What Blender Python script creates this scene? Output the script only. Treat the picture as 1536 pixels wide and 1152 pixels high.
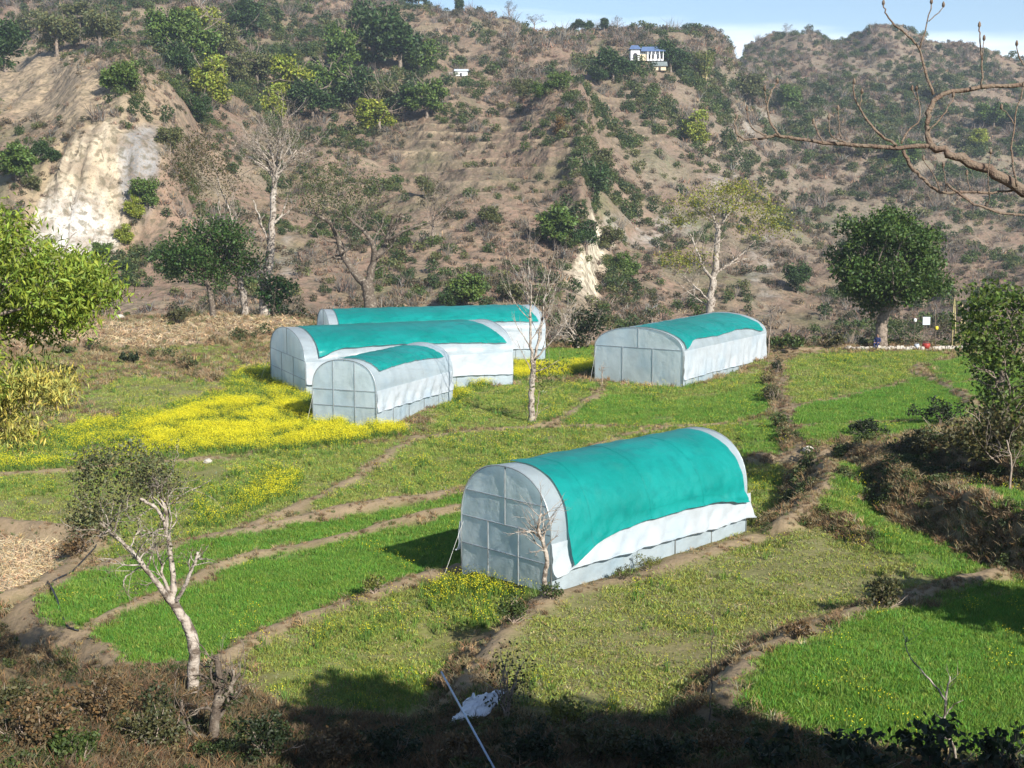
import bpy, math, random
import numpy as np
from mathutils import Vector, Matrix

random.seed(7); rng = np.random.default_rng(7)
for o in list(bpy.data.objects): bpy.data.objects.remove(o)
S = bpy.context.scene
COL = S.collection
R = math.radians
# ------------------------------------------------------------------ camera
F, HY, CH = 2000.0, 300.0, 13.0            # focal length and horizon row in photograph pixels, eye height above the fields
PITCH = math.atan((576 - HY) / F); CP, SP = math.cos(PITCH), math.sin(PITCH)
cam = bpy.data.cameras.new('camera'); cam_o = bpy.data.objects.new('camera', cam); COL.objects.link(cam_o)
cam.sensor_width = 36; cam.lens = F / 1536 * 36; cam.clip_start = .2; cam.clip_end = 6000
cam_o.location = (0, 0, CH); cam_o.rotation_euler = (R(90) - PITCH, 0, 0)
S.camera = cam_o
# ------------------------------------------------------------------ sky, sun, exposure
SUN_EL, SUN_AZ = 31.0, -55.0               # sun stands to the right of and behind the camera
sd = Vector((math.cos(R(SUN_AZ)) * math.cos(R(SUN_EL)), math.sin(R(SUN_AZ)) * math.cos(R(SUN_EL)), math.sin(R(SUN_EL))))
W = bpy.data.worlds.new('World'); S.world = W; W.use_nodes = True
nt = W.node_tree; nt.nodes.clear()
wo = nt.nodes.new('ShaderNodeOutputWorld'); bg = nt.nodes.new('ShaderNodeBackground')
sky = nt.nodes.new('ShaderNodeTexSky'); sky.sky_type = 'NISHITA'; sky.sun_disc = False
sky.sun_elevation = R(SUN_EL); sky.sun_rotation = math.atan2(sd.x, sd.y)
sky.air_density = 1.0; sky.dust_density = .2; sky.ozone_density = 2.0; sky.altitude = 900
tc = nt.nodes.new('ShaderNodeTexCoord'); mp = nt.nodes.new('ShaderNodeMapping'); mp.inputs['Scale'].default_value = (1.6, 1.6, 15)
mp.inputs['Rotation'].default_value = (R(3), R(-2), 0); mp.inputs['Location'].default_value = (0, 0, .35)
nz = nt.nodes.new('ShaderNodeTexNoise'); nz.inputs['Scale'].default_value = 1.3; nz.inputs['Detail'].default_value = 5; nz.inputs['Roughness'].default_value = .55
rp = nt.nodes.new('ShaderNodeValToRGB'); rp.color_ramp.elements[0].position = .52; rp.color_ramp.elements[1].position = .74
mx = nt.nodes.new('ShaderNodeMixRGB'); mx.inputs[2].default_value = (10.5, 11.2, 11.8, 1)
ml = nt.nodes.new('ShaderNodeMath'); ml.operation = 'MULTIPLY'; ml.inputs[1].default_value = .85
L_ = nt.links.new
sx = nt.nodes.new('ShaderNodeSeparateXYZ'); mr = nt.nodes.new('ShaderNodeMapRange'); mr.inputs[1].default_value = .09; mr.inputs[2].default_value = .17; mr.inputs[3].default_value = .15; mr.inputs[4].default_value = -.08
ad = nt.nodes.new('ShaderNodeMath'); L_(tc.outputs['Generated'], sx.inputs[0]); L_(sx.outputs[2], mr.inputs[0]); L_(nz.outputs['Fac'], ad.inputs[0]); L_(mr.outputs[0], ad.inputs[1])
L_(tc.outputs['Generated'], mp.inputs[0]); L_(mp.outputs[0], nz.inputs['Vector']); L_(ad.outputs[0], rp.inputs[0]); L_(rp.outputs[0], ml.inputs[0])
L_(ml.outputs[0], mx.inputs[0]); L_(sky.outputs[0], mx.inputs[1]); L_(mx.outputs[0], bg.inputs[0]); L_(bg.outputs[0], wo.inputs[0])
bg.inputs[1].default_value = .078
sun = bpy.data.lights.new('sun', 'SUN'); sun.energy = 4.8; sun.angle = R(.5); sun.color = (1, .95, .86)
sun_o = bpy.data.objects.new('sun', sun); COL.objects.link(sun_o); sun_o.rotation_euler = sd.to_track_quat('Z', 'Y').to_euler()
sun_o.location = (60, -70, 60)
S.view_settings.view_transform = 'Standard'; S.view_settings.look = 'None'; S.view_settings.gamma = 1
S.view_settings.use_curve_mapping = False; S.view_settings.exposure = 1.0

# ------------------------------------------------------------------ helpers
def ray(px, py):
    v = -(py - 576) / F
    return np.array([(px - 768) / F, CP + v * SP, -SP + v * CP])
def at(px, py, Y):                          # the point Y metres ahead that is seen at this photograph pixel
    d = ray(px, py); return np.array([0, 0, CH]) + d * (Y / d[1])
def onz(px, py, z):
    d = ray(px, py); t = (z - CH) / d[2]; return np.array([0, 0, CH]) + d * t
def _h(ix, iy, s):
    n = (ix.astype(np.int64) * 374761393 + iy.astype(np.int64) * 668265263 + s * 2147483647 + 1013904223)
    n = (n ^ (n >> 13)) * 1274126177; n &= 0x7fffffff
    n = (n ^ (n >> 16)); return (n & 0xffff) / 65535.0
def vnoise(x, y, s=0):
    ix = np.floor(x); iy = np.floor(y); fx = x - ix; fy = y - iy
    fx = fx * fx * fx * (fx * (fx * 6 - 15) + 10); fy = fy * fy * fy * (fy * (fy * 6 - 15) + 10)
    a, b, c, d = _h(ix, iy, s), _h(ix + 1, iy, s), _h(ix, iy + 1, s), _h(ix + 1, iy + 1, s)
    return (a + (b - a) * fx) * (1 - fy) + (c + (d - c) * fx) * fy
def fbm(x, y, s=0, o=4):
    r = 0; a = .5; t = 0
    for i in range(o):
        r = r + a * vnoise(x * 2 ** i + 17.3 * i, y * 2 ** i - 9.1 * i, s + i); t += a; a *= .5
    return r / t
def tag(o, label, cat, group=None, kind=None):
    o['label'] = label; o['category'] = cat
    if group: o['group'] = group
    if kind: o['kind'] = kind
    return o
def empty(name, loc, label=None, cat=None, group=None, rz=0):
    o = bpy.data.objects.new(name, None); COL.objects.link(o); o.location = loc; o.rotation_euler = (0, 0, rz); o.empty_display_size = .3
    if label: tag(o, label, cat, group)
    return o
def npmesh(name, V, Fc, mat=None, col=None, smooth=False):
    V = np.asarray(V, dtype=np.float32).reshape(-1, 3)
    me = bpy.data.meshes.new(name)
    if isinstance(Fc, np.ndarray):
        m, k = Fc.shape
        me.vertices.add(len(V)); me.vertices.foreach_set('co', V.ravel())
        me.loops.add(m * k); me.loops.foreach_set('vertex_index', Fc.astype(np.int32).ravel())
        me.polygons.add(m); me.polygons.foreach_set('loop_start', np.arange(0, m * k, k, dtype=np.int32))
        me.update(calc_edges=True)
    else:
        me.from_pydata(V.tolist(), [], Fc); me.update()
    if smooth: me.polygons.foreach_set('use_smooth', np.ones(len(me.polygons), dtype=bool))
    if col is not None:
        a = me.color_attributes.new('Col', 'FLOAT_COLOR', 'POINT')
        c = np.ones((len(V), 4), dtype=np.float32); c[:, :3] = col; a.data.foreach_set('color', c.ravel())
    if mat: me.materials.append(mat)
    return me
def obj(name, me, parent=None, loc=None):
    o = bpy.data.objects.new(name, me); COL.objects.link(o)
    if parent: o.parent = parent
    if loc is not None: o.location = loc
    return o
class MB:                                    # collects shapes into one mesh
    def __init__(s): s.V = []; s.F = []; s.n = 0
    def add(s, V, Fc):
        V = np.asarray(V, float); s.V.append(V); s.F += [tuple(int(i) + s.n for i in f) for f in Fc]; s.n += len(V)
    def box(s, a, b):
        x0, y0, z0 = a; x1, y1, z1 = b
        s.add([(x0,y0,z0),(x1,y0,z0),(x1,y1,z0),(x0,y1,z0),(x0,y0,z1),(x1,y0,z1),(x1,y1,z1),(x0,y1,z1)],
              [(0,3,2,1),(4,5,6,7),(0,1,5,4),(1,2,6,5),(2,3,7,6),(3,0,4,7)])
    def tube(s, P, r, k=6, cap=True):
        P = np.asarray(P, float); n = len(P); r = np.broadcast_to(np.asarray(r, float), (n,))
        T = np.gradient(P, axis=0); T /= np.linalg.norm(T, axis=1)[:, None] + 1e-9
        up = np.array([0, 0, 1.]) if abs(T[:, 2].mean()) < .8 else np.array([1., 0, 0])
        A = np.cross(T, up); A /= np.linalg.norm(A, axis=1)[:, None] + 1e-9; B = np.cross(T, A)
        an = np.arange(k) * 2 * np.pi / k
        V = (P[:, None] + (A[:, None] * np.cos(an)[None, :, None] + B[:, None] * np.sin(an)[None, :, None]) * r[:, None, None]).reshape(-1, 3)
        f = [(i*k+j, i*k+(j+1) % k, (i+1)*k+(j+1) % k, (i+1)*k+j) for i in range(n-1) for j in range(k)]
        if cap: f += [tuple(range(k))[::-1], tuple((n-1)*k + j for j in range(k))]
        s.add(V, f)
    def grid(s, P):                          # P (m,n,3)
        m, n = P.shape[:2]
        s.add(P.reshape(-1, 3), [(i*n+j, i*n+j+1, (i+1)*n+j+1, (i+1)*n+j) for i in range(m-1) for j in range(n-1)])
    def build(s, name, mat, parent=None, smooth=False, loc=None):
        me = bpy.data.meshes.new(name)
        V = np.concatenate(s.V) if s.V else np.zeros((0, 3))
        me.from_pydata(V.tolist(), [], s.F); me.update()
        if smooth: me.polygons.foreach_set('use_smooth', np.ones(len(me.polygons), dtype=bool))
        if mat: me.materials.append(mat)
        return obj(name, me, parent, loc)

# ------------------------------------------------------------------ materials
def mat(name, color=(.5, .5, .5), rough=.8, noise=None, bump=0, bscale=20, spec=.3, attr=False, trans=0, rand=0, metal=0):
    m = bpy.data.materials.new(name); m.use_nodes = True; t = m.node_tree; b = t.nodes['Principled BSDF']; l = t.links.new
    b.inputs['Roughness'].default_value = rough; b.inputs['Specular IOR Level'].default_value = spec; b.inputs['Metallic'].default_value = metal
    c = t.nodes.new('ShaderNodeRGB'); c.outputs[0].default_value = (*color, 1); out = c.outputs[0]
    co = t.nodes.new('ShaderNodeTexCoord').outputs['Object']
    if attr:
        a = t.nodes.new('ShaderNodeAttribute'); a.attribute_name = 'Col'; x = t.nodes.new('ShaderNodeMixRGB'); x.blend_type = 'MULTIPLY'; x.inputs[0].default_value = 1
        l(out, x.inputs[1]); l(a.outputs['Color'], x.inputs[2]); out = x.outputs[0]
    for (sc, c2, lo, hi, amt) in (noise or []):
        n = t.nodes.new('ShaderNodeTexNoise'); n.inputs['Scale'].default_value = sc; n.inputs['Detail'].default_value = 5; l(co, n.inputs['Vector'])
        r = t.nodes.new('ShaderNodeMapRange'); r.inputs[1].default_value = lo; r.inputs[2].default_value = hi; r.inputs[4].default_value = amt; l(n.outputs['Fac'], r.inputs[0])
        x = t.nodes.new('ShaderNodeMixRGB'); l(r.outputs[0], x.inputs[0]); l(out, x.inputs[1]); x.inputs[2].default_value = (*c2, 1); out = x.outputs[0]
    if rand:
        oi = t.nodes.new('ShaderNodeObjectInfo'); hs = t.nodes.new('ShaderNodeHueSaturation')
        r1 = t.nodes.new('ShaderNodeMapRange'); r1.inputs[3].default_value = 1 - rand; r1.inputs[4].default_value = 1 + rand; l(oi.outputs['Random'], r1.inputs[0]); l(r1.outputs[0], hs.inputs['Value'])
        r2 = t.nodes.new('ShaderNodeMath'); r2.operation = 'MULTIPLY'; r2.inputs[1].default_value = 7.31; l(oi.outputs['Random'], r2.inputs[0])
        r3 = t.nodes.new('ShaderNodeMath'); r3.operation = 'FRACT'; l(r2.outputs[0], r3.inputs[0])
        r4 = t.nodes.new('ShaderNodeMapRange'); r4.inputs[3].default_value = .5 - rand * .08; r4.inputs[4].default_value = .5 + rand * .08; l(r3.outputs[0], r4.inputs[0]); l(r4.outputs[0], hs.inputs['Hue'])
        l(out, hs.inputs['Color']); out = hs.outputs[0]
    l(out, b.inputs['Base Color'])
    if bump:
        n = t.nodes.new('ShaderNodeTexNoise'); n.inputs['Scale'].default_value = bscale; n.inputs['Detail'].default_value = 6; l(co, n.inputs['Vector'])
        bm = t.nodes.new('ShaderNodeBump'); bm.inputs['Strength'].default_value = bump; bm.inputs['Distance'].default_value = .1; l(n.outputs['Fac'], bm.inputs['Height']); l(bm.outputs[0], b.inputs['Normal'])
    if trans:
        tr = t.nodes.new('ShaderNodeBsdfTranslucent'); l(out, tr.inputs[0]); mxs = t.nodes.new('ShaderNodeMixShader'); mxs.inputs[0].default_value = trans
        l(b.outputs[0], mxs.inputs[1]); l(tr.outputs[0], mxs.inputs[2]); l(mxs.outputs[0], t.nodes['Material Output'].inputs[0])
    return m
def film(name, color, transl, transp, rough=.35, bump=.15, bscale=3):
    m = mat(name, color, rough, noise=[(1.1, tuple(c * .80 for c in color), .45, .7, .75), (.5, (color[0] * .74, color[1] * .86, color[2] * .95), .48, .72, .6), (5, (color[0] * .7, color[1] * .66, color[2] * .58), .62, .8, .35)], bump=bump, bscale=bscale, spec=.5, trans=transl)
    t = m.node_tree; l = t.links.new; o = t.nodes['Material Output']; src = o.inputs[0].links[0].from_socket
    tp = t.nodes.new('ShaderNodeBsdfTransparent'); x = t.nodes.new('ShaderNodeMixShader'); x.inputs[0].default_value = transp
    l(src, x.inputs[1]); l(tp.outputs[0], x.inputs[2]); l(x.outputs[0], o.inputs[0]); return m
M = dict(
    film=film('polythene_film', (.66, .75, .80), .55, .26),
    film_end=film('polythene_end', (.86, .97, .98), .66, .16, bump=.6, bscale=2.2),
    curtain=film('white_curtain', (.60, .65, .69), .42, .0, rough=.5, bump=.5, bscale=2.2),
    skirt=film('skirt_film', (.54, .63, .68), .4, .15, bump=.5, bscale=3),
    net=mat('shade_net', (.002, .225, .20), .34, noise=[(.30, (.006, .29, .265), .4, .62, .85), (1.6, (.002, .175, .165), .5, .72, .6), (9, (.01, .30, .27), .52, .75, .35), (.9, (.05, .27, .22), .62, .80, .35)], bump=.45, bscale=3, spec=.5, trans=.25),
    pipe=mat('galvanised_pipe', (.36, .40, .42), .45, noise=[(9, (.28, .27, .25), .5, .7, .6)], metal=.5),
    rope=mat('rope', (.5, .5, .48), .9),
    bark_pale=mat('pale_bark', (.36, .31, .26), .9, noise=[(5, (.10, .075, .055), .47, .60, .95), (1.5, (.52, .48, .42), .5, .7, .5)], bump=.6, bscale=14),
    bark_grey=mat('grey_bark', (.25, .20, .16), .9, noise=[(5, (.10, .08, .06), .45, .62, .9)], bump=.6, bscale=12),
    bark_dark=mat('dark_bark', (.10, .078, .06), .95, noise=[(5, (.28, .24, .19), .5, .66, .8)], bump=.6, bscale=12),
    twig=mat('dry_twig', (.26, .20, .16), .9, noise=[(3, (.38, .32, .26), .45, .65, .7)]),
    leaf=mat('leaf', (1, 1, 1), .55, attr=True, trans=.3, spec=.35),
    leaf_r=mat('leaf_scatter', (1, 1, 1), .6, attr=True, trans=.25, rand=.28),
    blade=mat('grass_blade', (1, 1, 1), .6, attr=True, trans=.3, rand=.22),
    dry=mat('dry_grass', (1, 1, 1), .85, attr=True, trans=.2, rand=.25),
    flower=mat('mustard_flower', (.72, .65, .02), .7, trans=.25, rand=.08),
    stone=mat('pale_stone', (.46, .42, .37), .9, noise=[(4, (.4, .36, .3), .45, .65, .8)], bump=.5, bscale=8),
    white=mat('white_paint', (.8, .8, .8), .6, noise=[(1.2, (.62, .6, .56), .5, .75, .5)]),
    blue_roof=mat('blue_roof', (.09, .14, .26), .5, noise=[(1, (.14, .2, .33), .45, .7, .6)], bump=.2),
    cream=mat('cream_wall', (.62, .52, .36), .8, noise=[(1, (.5, .42, .3), .45, .7, .6)]),
    dark=mat('dark_opening', (.03, .03, .035), .6),
    sack=mat('white_sack', (.85, .85, .86), .45, noise=[(6, (.7, .7, .72), .45, .7, .6)], bump=.5, bscale=12),
    hose=mat('black_hose', (.02, .022, .025), .4), steel=mat('white_pipe', (.42, .50, .62), .4, noise=[(7, (.45, .5, .58), .5, .7, .5)]),
    red=mat('red_plastic', (.3, .035, .025), .5), yellow=mat('yellow_plastic', (.75, .6, .05), .5), sign=mat('sign_board', (.5, .55, .62), .5),
    cloth_blue=mat('blue_cloth', (.02, .028, .09), .85), skin=mat('skin', (.30, .17, .11), .6), hair=mat('black_hair', (.01, .01, .01), .6), bamboo=mat('bamboo_pole', (.5, .42, .2), .6),
)

# ------------------------------------------------------------------ terraces: near ground as a height field
NR = .3
GX = np.arange(-66, 66.01, NR); GY = np.arange(-9, 168.01, NR); XX, YY = np.meshgrid(GX, GY)
# field kinds: base colour, wheat density, mustard density, dryness
KIND = dict(
    lush=((.085, .145, .024), 1.0, .002), wheat=((.085, .145, .028), .75, .004), sparse=((.165, .160, .066), .50, .004), olive=((.155, .168, .05), .6, .012),
    mustard=((.13, .165, .025), .9, .38), mustardlite=((.13, .165, .03), .75, .16), soil=((.22, .165, .105), .03, 0), straw=((.40, .33, .22), 0, 0),
    maize=((.27, .19, .125), 0, 0), bank=((.20, .145, .085), 0, 0), path=((.25, .185, .118), 0, 0), grass=((.135, .120, .05), .2, 0), gully=((.15, .115, .075), 0, 0), slope=((.125, .092, .055), 0, 0))  # the slope's soil colour is darkened with painted tree shade
KN = list(KIND); kid = {k: i for i, k in enumerate(KN)}
Z = np.zeros_like(XX); KI = np.full(XX.shape, kid['grass'], np.int16)
PM = np.zeros(XX.shape)
REG = [
 ('grass', [(-300,600,.5),(0,540,.5),(400,545,.3),(470,600,-.1),(600,640,-.2),(300,700,-.5),(-300,730,-.6)]),
 ('maize', [(-300,478,.9),(120,487,.9),(330,474,1),(430,476,1),(470,490,.8),(400,507,.8),(330,514,.8),(230,522,.8),(60,520,.8),(-300,520,.8)]),
 ('grass', [(-300,535,.4),(60,526,.4),(230,534,.4),(330,525,.5),(400,512,.5),(470,520,.3),(400,545,.3),(320,575,.2),(360,575,.2),(230,640,0),(60,668,-.1),(-300,690,-.2)]),
 ('sparse', [(190,565,.3),(330,578,.2),(300,600,.1),(200,620,.1),(120,600,.2)]),
 ('mustardlite', [(-300,700,-.3),(0,662,-.2),(150,632,-.2),(330,592,-.1),(350,562,0),(400,552,.1),(480,600,0),(475,640,-.2),(380,682,-.3),(250,692,-.4),(0,713,-.5),(-300,745,-.6)]),
 ('mustard', [(200,645,-.2),(330,608,-.1),(420,600,-.1),(470,625,-.2),(470,634,-.2),(380,676,-.3),(290,684,-.3),(230,672,-.3)]),
 ('mustard', [(368,684,-.3),(440,648,-.2),(478,632,-.1),(610,646,-.1),(585,656,-.2),(480,670,-.3),(420,684,-.3)]),
 ('olive', [(-300,750,-.7),(0,716,-.6),(250,694,-.5),(370,686,-.4),(590,662,-.3),(618,658,-.3),(470,755,-.5),(300,812,-.9),(150,842,-1.1),(0,790,-1),(-300,800,-1)]),
 ('mustardlite', [(330,716,-.5),(450,702,-.5),(440,745,-.6),(330,790,-.8),(270,790,-.8)]),
 ('sparse', [(-100,752,-.8),(110,748,-.8),(150,790,-.9),(60,794,-1),(-100,792,-1)]),
 ('olive', [(618,658,-.3),(700,646,-.2),(860,642,-.2),(1090,630,-.1),(1185,705,-.6),(1160,785,-.6),(900,800,-.5),(700,738,-.5),(480,768,-.5),(470,755,-.5)]),
 ('olive', [(640,645,-.1),(668,604,0),(735,582,0),(890,572,0),(890,592,0),(840,632,-.1),(800,640,-.1)]),
 ('mustard', [(655,600,0),(666,578,0),(740,574,0),(725,586,0),(672,602,0)]),
 ('mustard', [(770,548,0),(890,546,0),(888,560,0),(830,568,0),(768,572,0)]),
 ('wheat', [(785,520,0),(890,520,0),(890,544,0),(780,546,0)]),
 ('wheat', [(880,580,0),(1024,582,0),(1160,556,.1),(1168,622,0),(1100,634,-.1),(840,640,-.1),(905,590,0)]),
 ('olive', [(890,575,0),(1024,584,0),(1160,552,.1),(1162,572,.1),(1024,604,0),(905,590,0)]),
 ('wheat', [(1110,638,-.1),(1190,628,0),(1204,650,.1),(1150,690,-.2),(1120,680,-.2)]),
 ('path', [(1150,530,.4),(1215,524,.6),(1240,530,.6),(1190,545,.6),(1195,600,.6),(1215,650,.5),(1212,672,.3),(1185,668,.3),(1170,620,.5),(1158,580,.5)]),
 ('olive', [(1180,545,.6),(1210,531,.6),(1380,528,.6),(1440,534,.6),(1378,550,.6),(1378,567,.6),(1202,611,.6),(1186,590,.6)]),
 ('lush', [(1203,613,.6),(1380,570,.6),(1420,582,.6),(1460,612,.6),(1400,640,.6),(1330,650,.6),(1203,638,.6)]),
 ('wheat', [(1205,642,.6),(1372,634,.6),(1350,655,.6),(1216,662,.6)]),
 ('wheat', [(1390,546,.8),(1470,534,.9),(1650,540,1),(1650,600,1),(1455,604,.8),(1425,578,.8)]),
 ('olive', [(1225,700,.6),(1290,686,1.1),(1340,665,1.5),(1420,652,2.1),(1536,668,2.6),(1700,690,3),(1700,900,2.4),(1536,840,1.7),(1400,775,1.3),(1345,735,1.3)]),
 ('lush', [(1390,655,2.5),(1470,660,2.6),(1700,684,3),(1700,722,3),(1536,702,2.6),(1430,682,2.3)]),
 ('gully', [(1310,688,.8),(1390,690,1.0),(1536,738,1.6),(1700,770,2),(1700,800,2),(1536,752,1.5),(1420,728,1.3),(1350,726,.9)]),
 ('lush', [(1415,722,1.7),(1536,744,2.0),(1700,780,2.2),(1700,850,2.2),(1536,812,1.9),(1460,775,1.8)]),
 ('wheat', [(1236,700,1.1),(1290,700,.8),(1335,745,.5),(1335,770,.4),(1400,800,.2),(1536,862,0),(1650,900,0),(1650,925,0),(1340,908,0),(1300,918,0),(1200,860,0),(1180,800,.7),(1230,760,1.0),(1245,725,1.1)]),
 ('sparse', [(1220,765,.7),(1300,820,.1),(1440,880,0),(1340,908,0),(1280,918,0),(1130,965,0),(1060,1005,0),(1000,1062,0),(900,1088,0),(765,1072,0),(745,1010,0),(765,945,0),(836,896,0),(1126,812,0),(1185,792,.4)]),
 ('lush', [(1115,1050,1.2),(1150,992,1.1),(1280,932,.7),(1350,914,.45),(1536,886,.4),(1750,860,.4),(1750,1180,.9),(1250,1120,.9),(1130,1085,.9)]),
 ('olive', [(640,876,-.4),(690,862,-.1),(832,898,-.1),(740,950,-1.0),(690,985,-1.2),(650,1085,-1.2),(430,1065,-1),(370,975,-1),(560,900,-.7)]),
 ('mustardlite', [(690,864,-.1),(835,900,-.1),(745,948,-.6),(700,945,-.7),(650,905,-.5),(640,880,-.4)]),
 ('lush', [(705,772,-.7),(690,856,-.6),(640,866,-.8),(380,962,-1),(330,1000,-1.1),(180,1010,-1.2),(140,965,-1.2),(165,938,-1.1),(380,842,-1),(500,818,-.9)]),
 ('lush', [(705,744,-.5),(690,768,-.6),(500,812,-.9),(380,837,-1),(150,932,-1.1),(100,948,-1.2),(58,922,-1.2),(68,890,-1.1),(120,862,-1.1),(310,814,-.9)]),
 ('straw', [(-200,800,-1.5),(0,806,-1.5),(95,812,-1.4),(108,832,-1.4),(80,862,-1.4),(0,900,-1.5),(-200,930,-1.6)]),
 ('gully', [(-300,945,-1.9),(0,915,-1.7),(22,930,-1.8),(50,975,-2.0),(110,1015,-2.1),(90,1075,-2.1),(-300,1100,-2.1)]),
]
def inpoly(X, Yv, P):
    ins = np.zeros(X.shape, bool); n = len(P); j = n - 1
    for i in range(n):
        xi, yi = P[i]; xj, yj = P[j]
        if yi != yj:
            ins ^= ((yi > Yv) != (yj > Yv)) & (X < (xj - xi) * (Yv - yi) / (yj - yi) + xi)
        j = i
    return ins
WX = XX + (fbm(XX * .6, YY * .6, 3) - .5) * .9; WY = YY + (fbm(XX * .6, YY * .6, 8) - .5) * .9
for k, pts in REG:
    P = np.array([onz(a, b, c) for a, b, c in pts])
    ins = inpoly(WX, WY, [(p[0], p[1]) for p in P])
    if len(set(c for _, _, c in pts)) == 1: zz = pts[0][2]
    else:
        xs, ys = XX[ins], YY[ins]; wt = 0; acc = 0
        for p, (_, _, c) in zip(P, pts):
            w_ = 1 / (((xs - p[0]) ** 2 + (ys - p[1]) ** 2) ** 1.7 + .5); wt = wt + w_; acc = acc + w_ * c
        zz = acc / wt
    Z[ins] = zz; KI[ins] = kid[k]; PM[ins] = 1
def blur(A, s):
    r = int(3 * s) + 1; k = np.exp(-np.arange(-r, r + 1) ** 2 / (2 * s * s)); k /= k.sum()
    for ax in (0, 1):
        B = np.zeros_like(A)
        for i, w_ in zip(range(-r, r + 1), k): B += w_ * np.roll(A, i, ax)
        A = B
    return A
num = blur(Z * PM, 4); den = blur(PM, 4); num2 = blur(num, 14); den2 = blur(den, 14)
fill = (num + num2 * .02) / (den + den2 * .02 + 1e-4)
Z = np.where(PM > 0, Z, fill); Z = blur(Z, .85)
def hz0(x, y):
    fx = np.clip((np.asarray(x) - GX[0]) / NR, 0, len(GX) - 1.001); fy = np.clip((np.asarray(y) - GY[0]) / NR, 0, len(GY) - 1.001)
    i = fx.astype(int); j = fy.astype(int); u = fx - i; v = fy - j
    return (Z[j, i] * (1 - u) + Z[j, i + 1] * u) * (1 - v) + (Z[j + 1, i] * (1 - u) + Z[j + 1, i + 1] * u) * v
def hit(px, py, y0=9, y1=165, far=True):      # where the line of sight through this pixel meets the ground
    d = ray(px, py); t = np.arange(y0, y1, .06) / d[1]; P = d[None] * t[:, None]; P[:, 2] += CH
    b = P[:, 2] < hz0(P[:, 0], P[:, 1])
    if b.any(): return P[np.argmax(b)]
    if far: return hitfar(px, py)
    return None
# bunds: low earth ridges between the plots, as polylines in the picture: width, height, kind
BUND = [
 ([(620,657),(600,672),(560,702),(500,738),(440,768),(380,790),(300,812)], .55, .16, 'path'),
 ([(700,738),(560,762),(450,784),(310,812),(200,838),(120,862),(75,885),(45,905),(35,925),(60,955),(105,965)], .8, .22, 'path'),
 ([(695,768),(600,785),(500,814),(430,832),(390,836),(330,858),(240,900),(160,936),(120,960)], .6, .28, 'path'),
 ([(690,858),(640,868),(560,900),(470,930),(380,966),(330,1000)], .7, .28, 'path'),
 ([(105,960),(150,985),(200,1015),(330,1010)], .8, .3, 'path'),
 ([(1000,642),(900,641),(800,642),(700,648),(620,658)], .5, .12, 'path'),
 ([(905,572),(900,590),(870,612),(830,635),(800,642)], .55, .18, 'path'),
 ([(1195,627),(1110,638),(1000,642),(930,655),(880,680)], .5, .14, 'path'),
 ([(1202,612),(1280,594),(1380,568)], .5, .14, 'path'), ([(1204,640),(1280,637),(1372,633)], .4, .1, 'path'),
 ([(1380,550),(1376,560),(1400,572),(1430,585),(1460,608)], .7, .2, 'path'), ([(1380,550),(1440,538),(1480,533)], .5, .12, 'path'), ([(1430,578),(1470,570)], .4, .1, 'path'),
 ([(1130,692),(1180,686),(1240,683),(1300,680)], .9, .14, 'path'),
 ([(1226,690),(1236,710),(1228,745),(1205,772),(1180,795)], .9, .42, 'path'),
 ([(1126,812),(1000,850),(900,880),(834,898)], .7, .12, 'path'),
 ([(1290,690),(1330,705),(1352,735),(1360,750)], 1.0, .45, 'bank'),
 ([(1400,738),(1440,755),(1480,780),(1536,812),(1640,850)], .9, .4, 'bank'),
 ([(834,898),(765,945),(735,975),(715,1000),(700,1040)], .9, .28, 'path'),
 ([(1500,868),(1400,892),(1345,908),(1290,922),(1200,950),(1140,985),(1100,1030),(1090,1060)], .9, .32, 'path'),
 ([(0,712),(120,705),(250,694),(340,690)], .5, .12, 'path'), ([(370,684),(450,650),(475,640)], .35, .1, 'path'),
 ([(0,792),(60,795),(110,800),(150,815),(100,858),(60,880),(0,905)], .9, .3, 'path'),
 ([(60,524),(150,527),(230,536),(300,560),(320,574)], .6, .25, 'bank'), ([(330,517),(400,508),(470,500)], .8, .3, 'bank'),
 ([(780,522),(850,524),(890,522)], .8, .3, 'bank'), ([(1160,528),(1250,524),(1460,524),(1560,530)], .8, .25, 'path'),
]
BUNDW = []
DZ = np.zeros_like(Z)
for pts, wd, ht, k in BUND:
    wd *= .66; ht *= 1.1
    P = [hit(a, b, far=False) for a, b in pts]; P = np.array([p for p in P if p is not None])
    q = [P[0]]
    for a, b in zip(P[:-1], P[1:]):
        n = max(1, int(np.linalg.norm(b - a) / 1.2)); q += [a + (b - a) * i / n for i in range(1, n + 1)]
    q = np.array(q); q[:, :2] += (rng.random((len(q), 2)) - .5) * .35
    BUNDW.append((q, wd, ht, k))
    x0, x1 = np.searchsorted(GX, [q[:, 0].min() - 3, q[:, 0].max() + 3]); y0, y1 = np.searchsorted(GY, [q[:, 1].min() - 3, q[:, 1].max() + 3])
    xs, ys = XX[y0:y1, x0:x1], YY[y0:y1, x0:x1]; D = np.full(xs.shape, 9.)
    for a, b in zip(q[:-1], q[1:]):
        ab = b[:2] - a[:2]; t = np.clip(((xs - a[0]) * ab[0] + (ys - a[1]) * ab[1]) / (ab @ ab + 1e-6), 0, 1)
        D = np.minimum(D, np.hypot(xs - a[0] - t * ab[0], ys - a[1] - t * ab[1]))
    D = D + (fbm(xs * 1.3, ys * 1.3, 21) - .5) * wd * .8
    DZ[y0:y1, x0:x1] = np.maximum(DZ[y0:y1, x0:x1], ht * np.exp(-(D / wd) ** 2))
    m_ = D < wd * .95
    KI[y0:y1, x0:x1][m_] = kid[k]
Z += DZ
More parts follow.
